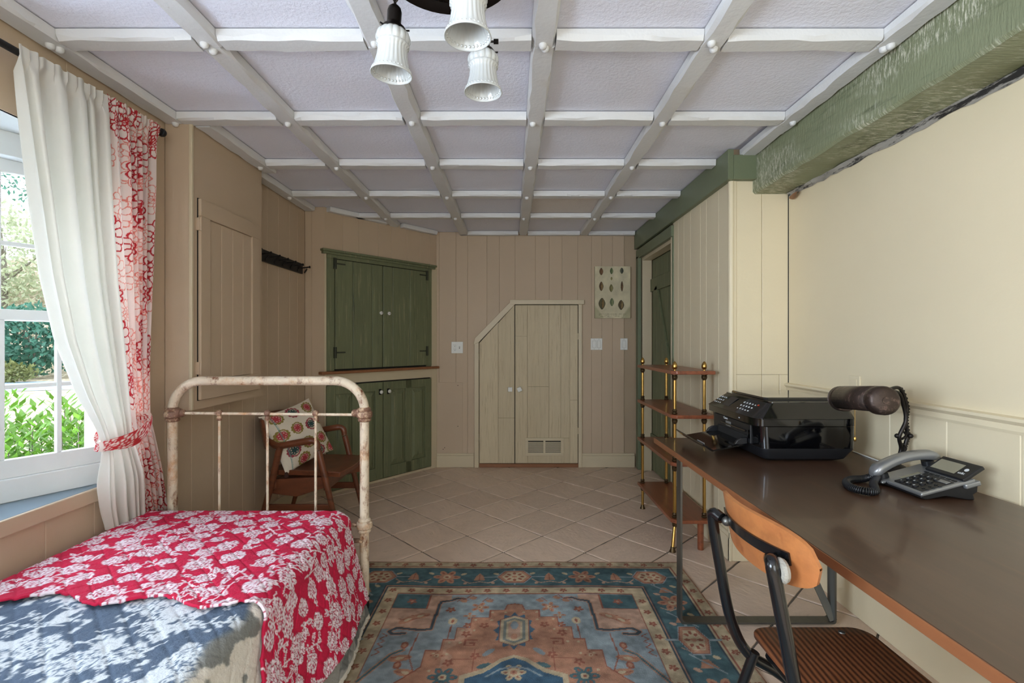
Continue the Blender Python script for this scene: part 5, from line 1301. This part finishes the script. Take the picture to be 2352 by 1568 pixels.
# handset: arched bar
sec = 12; vv = []; ff = []; ns = 22
for i in range(ns+1):
    t = i/ns; s = -.022+.235*t; arch = .026*math.sin(math.pi*t)**.8; yc = 1.662
    hw_ = .0240*(1-.12*math.sin(math.pi*t))*(min(1, (t+.02)*9)**.35)*(min(1, (1.02-t)*9)**.35); ht = (.0145+.006*abs(2*t-1)**3)*(min(1, (t+.02)*9)**.5)*(min(1, (1.02-t)*9)**.5)
    for k in range(sec):
        a = 2*math.pi*k/sec; q = PH(s, yc+hw_*math.copysign(abs(math.cos(a))**.6, math.cos(a)), .020+arch+ht*math.copysign(abs(math.sin(a))**.7, math.sin(a))); vv.append(q)
for i in range(ns):
    for k in range(sec): ff.append((i*sec+k, (i+1)*sec+k, (i+1)*sec+(k+1)%sec, i*sec+(k+1)%sec))
ff += [tuple(range(sec)), tuple(ns*sec+k for k in range(sec))[::-1]]
hs_ = MB().add(vv, ff).build('handset', M['silver'], ph, smooth=True, angle=60)
for s in (.012, .175): MB().lathe([(.019, 0), (.018, .016)], PH(s, 1.662, .000), en, 16).build('earpiece', M['blackmatte'], hs_, smooth=True)
# coiled cord
path = curve([(1.258, 1.672, .768), (1.225, 1.682, .7535), (1.175, 1.672, .7535), (1.13, 1.635, .7535), (1.108, 1.580, .7535), (1.122, 1.540, .7535), (1.155, 1.540, .7535), (1.185, 1.580, .7535), (1.215, 1.625, .7535), (1.250, 1.655, .765)], 60)
fine = []
L_ = [0]
for i in range(1, len(path)): L_.append(L_[-1]+np.linalg.norm(path[i]-path[i-1]))
tot = L_[-1]; nn_ = int(tot/.0052*12); pa = np.array(path)
for i in range(nn_):
    s = tot*i/nn_; p = np.array([np.interp(s, L_, pa[:,k]) for k in range(3)]); p2 = np.array([np.interp(min(tot, s+.003), L_, pa[:,k]) for k in range(3)]); p1 = np.array([np.interp(max(0, s-.003), L_, pa[:,k]) for k in range(3)])
    T_ = p2-p1; T_ /= np.linalg.norm(T_); u_ = np.cross(T_, (0,0,1)); u_ /= np.linalg.norm(u_); w_ = np.cross(u_, T_); a = 2*math.pi*i/12
    fine.append(p+(u_*math.cos(a)+w_*math.sin(a))*.0105)
MB().tube(fine, .0022, 6).build('coiled_cord', M['blackmatte'], ph, smooth=True)
cb_ = MB().tube(curve([(1.442, 1.66, .752), (1.475, 1.69, .744), (1.505, 1.74, .743), (1.511, 1.82, .743), (1.508, 1.9, .743), (1.497, 1.96, .743), (1.503, 2.05, .743), (1.512, 2.14, .743)]), .0028, 8).build('phone_cable', M['plate'], smooth=True)
tag(cb_, 'thin white telephone cable lying on the desk behind the phone', 'cable')

# ------------------------------------------------------------------ desk lamp
M['bronze'] = pm('worn_bronze_lamp', (66, 54, 48), .42, metal=.6, var=.25, vsc=20, wear=(122, 100, 92), wlo=.55, whi=.68, wsc=40, bump=.1, bsc=80)
M['iron2'] = pm('dark_cast_iron', (44, 40, 38), .36, metal=.7, var=.2, vsc=30)
lp = thing('desk_lamp', 'bronze desk lamp with cylindrical shade and twisted iron arm', 'lamp', (1.46, 1.84, .74))
s0 = np.array([1.222, 1.58, 1.0365]); s1 = np.array([1.277, 1.885, 1.008]); ax = s1-s0; SL = np.linalg.norm(ax); ax /= SL
sd_ = np.cross(ax, (0,0,1)); sd_ /= np.linalg.norm(sd_); su = np.cross(sd_, ax)
# half-open cylinder (opening below)
vv = []; ff = []; n = 24; m = 2
for j, (t, rr) in enumerate(((.04, .0462), (SL-.042, .0462))):
    for i in range(n+1):
        a = math.radians(-50+280*i/n); vv.append(s0+ax*t+(sd_*math.cos(a)+su*math.sin(a))*rr)
for i in range(n): ff.append((i, i+1, n+1+i+1, n+1+i))
sh = MB().add(vv, ff).build('shade', M['bronze'], lp, smooth=True); sm = sh.modifiers.new('t', 'SOLIDIFY'); sm.thickness = .002
for o_, d_ in ((s0, ax), (s1, -ax)):
    MB().lathe([(1e-6, -.005), (.012, -.005), (.0125, -.0032), (.034, -.002), (.043, .002), (.0465, .007), (.048, .012), (.0455, .014), (.048, .018), (.048, .042), (.0455, .046)], o_, d_, 28).build('end_cap', M['bronze'], lp, smooth=True)
MB().lathe([(.016, 0), (.018, .05), (.014, .10), (.010, .16), (1e-6, .165)], s0+ax*.07-su*.008, ax, 14).build('bulb', M['plate'], lp, smooth=True)
mid = s0+ax*.14
armA = curve([(1.462, 1.84, .765), (1.480, 1.84, .82), (1.466, 1.83, .87), (1.486, 1.825, .93), (1.480, 1.825, .98), (1.452, 1.815, 1.035), (1.395, 1.79, 1.045)], 10)
armB = curve([(1.470, 1.84, .765), (1.494, 1.845, .82), (1.508, 1.845, .87), (1.498, 1.84, .93), (1.500, 1.838, .985), (1.468, 1.83, 1.052), (1.395, 1.80, 1.05)], 10)
MB().tube(armA, .0068, 10).build('arm', M['iron2'], lp, smooth=True); ab = MB().tube(armB, .0068, 10)
for k in range(6, len(armB)-6, 2): ab.ball(armB[k]+np.array([.006, 0, 0]), .0052, 8)
ab.build('arm', M['iron2'], lp, smooth=True)
for x in (1.462, 1.512): MB().ball((x, 1.835, .872), .0095, 12).build('scroll_ball', M['iron2'], lp, smooth=True)
MB().tube([(1.486+.010*math.cos(a*1.5), 1.84+.010*math.sin(a*1.5), .78+a*.012) for a in np.linspace(0, 9, 40)], .0042, 8).build('twist', M['iron2'], lp, smooth=True)
MB().tube([(1.40, 1.795, 1.047), (1.33, 1.755, 1.045), mid+sd_*.030+su*.03], .008, 10).build('shade_joint', M['iron2'], lp, smooth=True)
MB().lathe([(.044, 0), (.045, .004), (.042, .010), (.034, .016), (.020, .024), (.012, .034), (1e-6, .036)], (1.458, 1.84, .7402), Z_, 26).build('base', M['iron2'], lp, smooth=True)
ch = MB(); cp_ = s0+ax*.20-su*.036
for i in range(22): ch.ball((cp_[0], cp_[1], cp_[2]-.0045*i), .0018, 6)
ch.build('pull_chain', M['brass'], lp); MB().lathe([(.002, 0), (.0045, -.004), (.005, -.014), (.003, -.018), (1e-6, -.018)], (cp_[0], cp_[1], cp_[2]-.100), Z_, 10).build('chain_pull', M['brass'], lp, smooth=True)

# ------------------------------------------------------------------ desk chair
M['plywood'] = pm('honey_plywood', (164, 102, 58), .4, var=.22, vsc=7, st=(1, 1, 2.5), wear=(132, 70, 38), wlo=.58, whi=.72, wsc=9, dark=(190, 124, 70), dlo=.5, dhi=.7, dsc=5, coat=.15)
M['blackenamel'] = pm('chipped_black_enamel', (16, 17, 20), .22, metal=.1, var=.2, vsc=10, wear=(96, 80, 72), wlo=.66, whi=.70, wsc=34, wst=(1, 1, .35), coat=.3)
mz = bpy.data.materials.new('zebrano_seat'); mz.use_nodes = True
nt = mz.node_tree; b_ = nt.nodes['Principled BSDF']; b_.inputs['Roughness'].default_value = .35
tc = nt.nodes.new('ShaderNodeTexCoord'); wv = nt.nodes.new('ShaderNodeTexWave'); wv.bands_direction = 'X'; wv.inputs['Scale'].default_value = 22; wv.inputs['Distortion'].default_value = 2.2; wv.inputs['Detail'].default_value = 3; wv.inputs['Detail Scale'].default_value = .8
mp_ = nt.nodes.new('ShaderNodeMapping'); mp_.inputs['Scale'].default_value = (1, .35, 1); mp_.inputs['Rotation'].default_value = (0, 0, .12)
cr = nt.nodes.new('ShaderNodeValToRGB'); cr.color_ramp.elements[0].color = (*lin((62, 34, 22)), 1); cr.color_ramp.elements[1].color = (*lin((126, 76, 46)), 1)
nt.links.new(tc.outputs['Object'], mp_.inputs[0]); nt.links.new(mp_.outputs[0], wv.inputs[0]); nt.links.new(wv.outputs[1], cr.inputs[0]); nt.links.new(cr.outputs[0], b_.inputs['Base Color'])
dc = thing('desk_chair', 'vintage office chair with plywood back, striped wood seat and black tube frame', 'chair', (.75, 1.11, 0))
# seat
def seatring(k, z): return [(x, y, z) for x, y in rrect(.645-k, .965+k, .895-k, 1.325+k, .045, 6)]
ring_ = [(p[0], p[1]) for p in seatring(0, 0)]
ring_ = [(x-(0 if x > .8 else 0), 1.11+(y-1.11)*(1-.18*max(0, (.75-x))/.11*.0)) for x, y in ring_]
loft([seatring(-.004, .437), seatring(0, .441), seatring(0, .447), seatring(-.004, .450)], mz, 'seat', dc)
for y in (.925, 1.298):
    for x in (.727, .885):
        MB().lathe([(.009, 0), (.008, .002), (.004, .0035), (1e-6, .004)], (x, y, .450), Z_, 12).build('rivet', M['steel'], dc, smooth=True)
for y in (.965, 1.255):
    s_ = 1 if y > 1.1 else -1
    MB().tube(curve([(.532, y-s_*.03, .782), (.522, y-s_*.006, .787), (.522, y+s_*.002, .765), (.540, y+s_*.006, .66), (.570, y+s_*.008, .51), (.615, y+s_*.01, .418), (.70, y+s_*.012, .36), (.83, y+s_*.014, .25), (.97, y+s_*.016, .013)], 8), .0138, 14).build('frame_tube', M['blackenamel'], dc, smooth=True)
    MB().tube([(.63, y, .425), (.56, y+s_*.02, .20), (.50, y+s_*.04, .022)], .0125, 12).build('rear_leg', M['blackenamel'], dc, smooth=True)
    for x in (.97, .50): MB().lathe([(.017, .0), (.017, .02), (.013, .03)], (x, y+s_*(.016 if x > .9 else .04), 0 if x > .9 else .011), Z_, 12).build('rubber_foot', M['blackmatte'], dc, smooth=True)
    MB().ball((.540, y-s_*.038, .778), .012, 12).build('pivot_bolt', M['steel'], dc, smooth=True)
MB().tube([(.66, .98, .425), (.66, 1.24, .425)], .011, 10).tube([(.93, .98, .425), (.93, 1.24, .425)], .011, 10).box(.65, .95, .99, 1.02, .430, .437).box(.65, .95, 1.20, 1.23, .430, .437).build('seat_support', M['blackenamel'], dc)
MB().tube([(.539, .967+.016*math.cos(a), .772+.016*math.sin(a)) for a in np.linspace(0, 2*math.pi, 18)], .009, 8, closed=True).build('white_tape_wrap', pm('white_tape', (158, 154, 144), .8, var=.2, vsc=60, bump=.5, bsc=200), dc, smooth=True)
# tilted, bent plywood back
nu_, nv_ = 36, 12; F_ = []; Bk = []
def backpt(t, v, off):
    ang_ = t*.50; R_ = .416
    yy = 1.12+R_*math.sin(ang_); dep = R_*(1-math.cos(ang_))
    tilt = -.172; base = np.array([.535+dep, yy, .788-.006*t])
    up = np.array([math.sin(tilt), 0, math.cos(tilt)]); nrm = np.array([math.cos(tilt)*math.cos(ang_), -math.sin(ang_), -math.sin(tilt)*math.cos(ang_)])
    return base+up*v+nrm*off
for i in range(nu_+1):
    t = -1+2*i/nu_; hh = .0655*max(1e-4, (1-abs(t)**3.5))**.371
    for j in range(nv_+1):
        v = -hh+2*hh*j/nv_; F_.append(backpt(t, v, 0)); Bk.append(backpt(t, v, .009))
st_ = nv_+1; ff = []; o_ = len(F_)
for i in range(nu_):
    for j in range(nv_):
        a, b, c, d = i*st_+j, (i+1)*st_+j, (i+1)*st_+j+1, i*st_+j+1
        ff += [(a, b, c, d), (o_+a, o_+d, o_+c, o_+b)]
    ff += [(i*st_, o_+i*st_, o_+(i+1)*st_, (i+1)*st_), (i*st_+nv_, (i+1)*st_+nv_, o_+(i+1)*st_+nv_, o_+i*st_+nv_)]
MB().add(F_+Bk, ff).build('backrest', M['plywood'], dc, smooth=True, angle=50)
vv = []; ff = []
for i in range(25):
    t = -.72+1.44*i/24
    vv += [backpt(t, -.013, -.001), backpt(t, .013, -.001), backpt(t, .013, -.005), backpt(t, -.013, -.005)]
for i in range(24):
    for k in range(4): ff.append((i*4+k, (i+1)*4+k, (i+1)*4+(k+1)%4, i*4+(k+1)%4))
ff += [(0,1,2,3), (99,98,97,96)]
MB().add(vv, ff).build('back_strap', M['blackenamel'], dc, smooth=True, angle=30)
tp = MB().box(.72, .86, 1.62, 1.66, .0012, .004).build('blue_tape', pm('pale_blue_tape', (150, 214, 224), .6, var=.05)); tag(tp, 'short strip of pale blue tape on the floor under the desk', 'tape')

# ------------------------------------------------------------------ ceiling lamp with three glass shades
M['opal'] = pm('opal_glass', (214, 216, 214), .2, var=0, trans=.2, coat=.3)
M['dkbronze'] = pm('dark_bronze', (38, 33, 30), .35, metal=.8, var=.2, vsc=25)
cl = thing('ceiling_lamp', 'dark bronze pan ceiling light with three white bell glass shades', 'ceiling light', (-.167, 1.257, 2.2))
cc_ = (-.167, 1.257)
MB().lathe([(1e-6, .0), (.03, .002), (.045, .018), (.10, .022), (.135, .010), (.150, .014), (.165, .002), (.180, .000), (.185, .008), (.178, .018), (.150, .034), (.08, .05), (.06, .066), (1e-6, .066)], (*cc_, 2.2), Z_, 48).build('pan', M['dkbronze'], cl, smooth=True, angle=50)
bd_ = MB()
for i in range(60): a = 2*math.pi*i/60; bd_.ball((cc_[0]+.1435*math.cos(a), cc_[1]+.1435*math.sin(a), 2.2115), .003, 6)
bd_.build('bead_ring', M['dkbronze'], cl)
MB().lathe([(.016, 0), (.017, -.010), (.013, -.014), (.0165, -.020), (.016, -.032), (.009, -.046), (1e-6, -.052)], (*cc_, 2.205), Z_, 16).build('finial', M['dkbronze'], cl, smooth=True)
for k, (x, y, zr, tx, ty) in enumerate(((-.318, 1.275, 1.932, .10, -.04), (-.102, 1.115, 1.930, .02, 0), (-.083, 1.392, 1.945, .0, 0))):
    axu = np.array([tx*.6, ty, 1.0]); axu /= np.linalg.norm(axu); nseg = 120
    prof = [(.0525, 0), (.0515, .003), (.0465, .013), (.0420, .024), (.0375, .042), (.0352, .060), (.0360, .071), (.0402, .074), (.0405, .078), (.0382, .081), (.0412, .088), (.0412, .096), (.0385, .104), (.0330, .110), (.0285, .114), (.0280, .118)]
    vv = []; ff = []; o = np.array([x, y, zr])
    up = np.array([1.0, 0, 0]); u_ = np.cross(axu, up); u_ /= np.linalg.norm(u_); w_ = np.cross(axu, u_)
    for r_, h in prof:
        for q in range(nseg):
            a = 2*math.pi*q/nseg
            fl = 1.0
            if .015 < h < .078: fl = 1+.022*math.cos(a*24)
            elif .082 < h < .112: fl = 1+.075*abs(math.cos(a*7))-.04
            vv.append(o+axu*h+(u_*math.cos(a)+w_*math.sin(a))*r_*fl)
    for i in range(len(prof)-1):
        for q in range(nseg): ff.append((i*nseg+q, i*nseg+(q+1)%nseg, (i+1)*nseg+(q+1)%nseg, (i+1)*nseg+q))
    so = MB().add(vv, ff).build('glass_shade', M['opal'], cl, smooth=True, angle=60); sm = so.modifiers.new('t', 'SOLIDIFY'); sm.thickness = .0025; sm.offset = 1
    bb = MB()
    for q in range(32): a = 2*math.pi*q/32; bb.ball(o+axu*.009+(u_*math.cos(a)+w_*math.sin(a))*.0492, .0036, 8)
    bb.build('glass_beads', M['opal'], so)
    top = o+axu*.112
    MB().lathe([(.034, -.004), (.035, .002), (.030, .010), (.020, .018), (.0185, .024), (.019, .050), (.016, .060), (.010, .066), (1e-6, .067)], top, axu, 20).build('socket', M['dkbronze'], cl, smooth=True)
    for q in range(3):
        a = q*2.1+.4; d_ = u_*math.cos(a)+w_*math.sin(a); MB().tube([top+d_*.030+axu*.002, top+d_*.043+axu*.002], .0022, 6).build('thumb_screw', M['dkbronze'], cl)
    if k == 2: MB().tube([top+axu*.036, top+axu*.036+np.array([.034, 0, 0])], .003, 8).box(top[0]+.030+.0, top[0]+.044, top[1]-.003, top[1]+.003, top[2]+.030, top[2]+.042).build('key_switch', M['dkbronze'], cl)
    # chain up to the pan
    a0 = top+axu*.067; dirp = np.array([cc_[0]-x, cc_[1]-y, 0]); a1 = np.array([x, y, 2.21])+dirp*.12
    nl = max(2, int((a1[2]-a0[2])/.013)); chn = MB()
    for q in range(nl):
        c = a0+(a1-a0)*(q+.5)/nl; e_ = np.array([1.0, 0, 0]) if q % 2 else np.array([0, 1.0, 0])
        chn.tube([c+e_*.0065*math.cos(t)+np.array([0, 0, 1])*.0105*math.sin(t) for t in np.linspace(0, 2*math.pi, 13)[:-1]], .0022, 6, closed=True)
    chn.build('chain', M['dkbronze'], cl, smooth=True)

# ------------------------------------------------------------------ shell print
M['canvas'] = pm('printed_canvas', (255,)*3, .7, var=0, attr=True)
pw, phh = .345, .505; xs_ = np.linspace(0, pw, 140); ys_ = np.linspace(0, phh, 205)
cv = Canvas(xs_, ys_, (206, 196, 164)); nz = fbm((205, 140), (6, 5), 8, 4)[..., None]; cv.a = cv.a*(.88+.24*nz)
Xg, Yg = np.meshgrid(xs_/pw, ys_/phh); cor = np.clip((.28-Yg)/.1, 0, 1)*np.clip((np.abs(Xg-.5)-.5+.28*np.clip(1-Yg/.28, 0, 1))/.05, 0, 1); cv.a = cv.a*(1-.3*cor[..., None])+np.array((110, 110, 70))*.3*cor[..., None]
def shell(u, v, rx, ry, c1, c2, rot=0):
    x, y = u*pw, (1-v)*phh; cv.ell(x, y, ry, rx, math.pi/2+rot, tuple(q*.55 for q in c1), pinch=.35); cv.ell(x, y, ry*.92, rx*.86, math.pi/2+rot, c1, pinch=.35); cv.ell(x+rx*.25, y, ry*.8, rx*.38, math.pi/2+rot, c2, pinch=.4); cv.line([(x-rx*.1, y-ry*.75), (x+rx*.1, y+ry*.75)], .003, tuple(q*.4 for q in c1))
for u, v, rx, ry, c1, c2 in ((.18, .10, .019, .036, (106, 74, 44), (134, 92, 58)), (.47, .09, .016, .031, (84, 104, 62), (128, 140, 92)), (.76, .085, .018, .030, (92, 98, 78), (56, 56, 52)), (.47, .235, .010, .017, (158, 150, 92), (172, 164, 108)),
        (.18, .385, .021, .046, (96, 70, 42), (150, 122, 74)), (.46, .42, .019, .038, (118, 110, 64), (156, 146, 96)), (.765, .385, .013, .050, (88, 62, 40), (132, 104, 70)), (.20, .72, .033, .056, (92, 86, 56), (126, 100, 58)), (.48, .69, .020, .039, (104, 118, 82), (140, 146, 104)), (.74, .745, .029, .048, (86, 72, 46), (142, 118, 76))):
    shell(u, v, rx, ry, c1, c2)
r = np.random.default_rng(6)
for row in range(3):
    for k in range(46):
        if r.random() < (.95 if row == 0 else .5): cv.line([(.04+k*.0058, .040-row*.011), (.04+k*.0058+.004*r.random(), .040-row*.011+.002*r.random())], .003, (96, 90, 68))
px0 = .808; pz0 = 1.457
wp_ = thing('shell_print', 'small unframed canvas print of seashells in three columns on the back wall', 'picture', (px0+pw/2, YB, pz0))
Xg, Zg = np.meshgrid(px0+xs_, pz0+ys_)
grid_obj('print_face', np.stack([Xg, np.full_like(Xg, YB-.027), Zg], -1), cv.a, M['canvas'], wp_, smooth=False)
MB().box(px0, px0+pw, YB-.0265, YB-.0005, pz0, pz0+phh).build('stretcher', pm('canvas_edge', (150, 140, 108), .8), wp_)
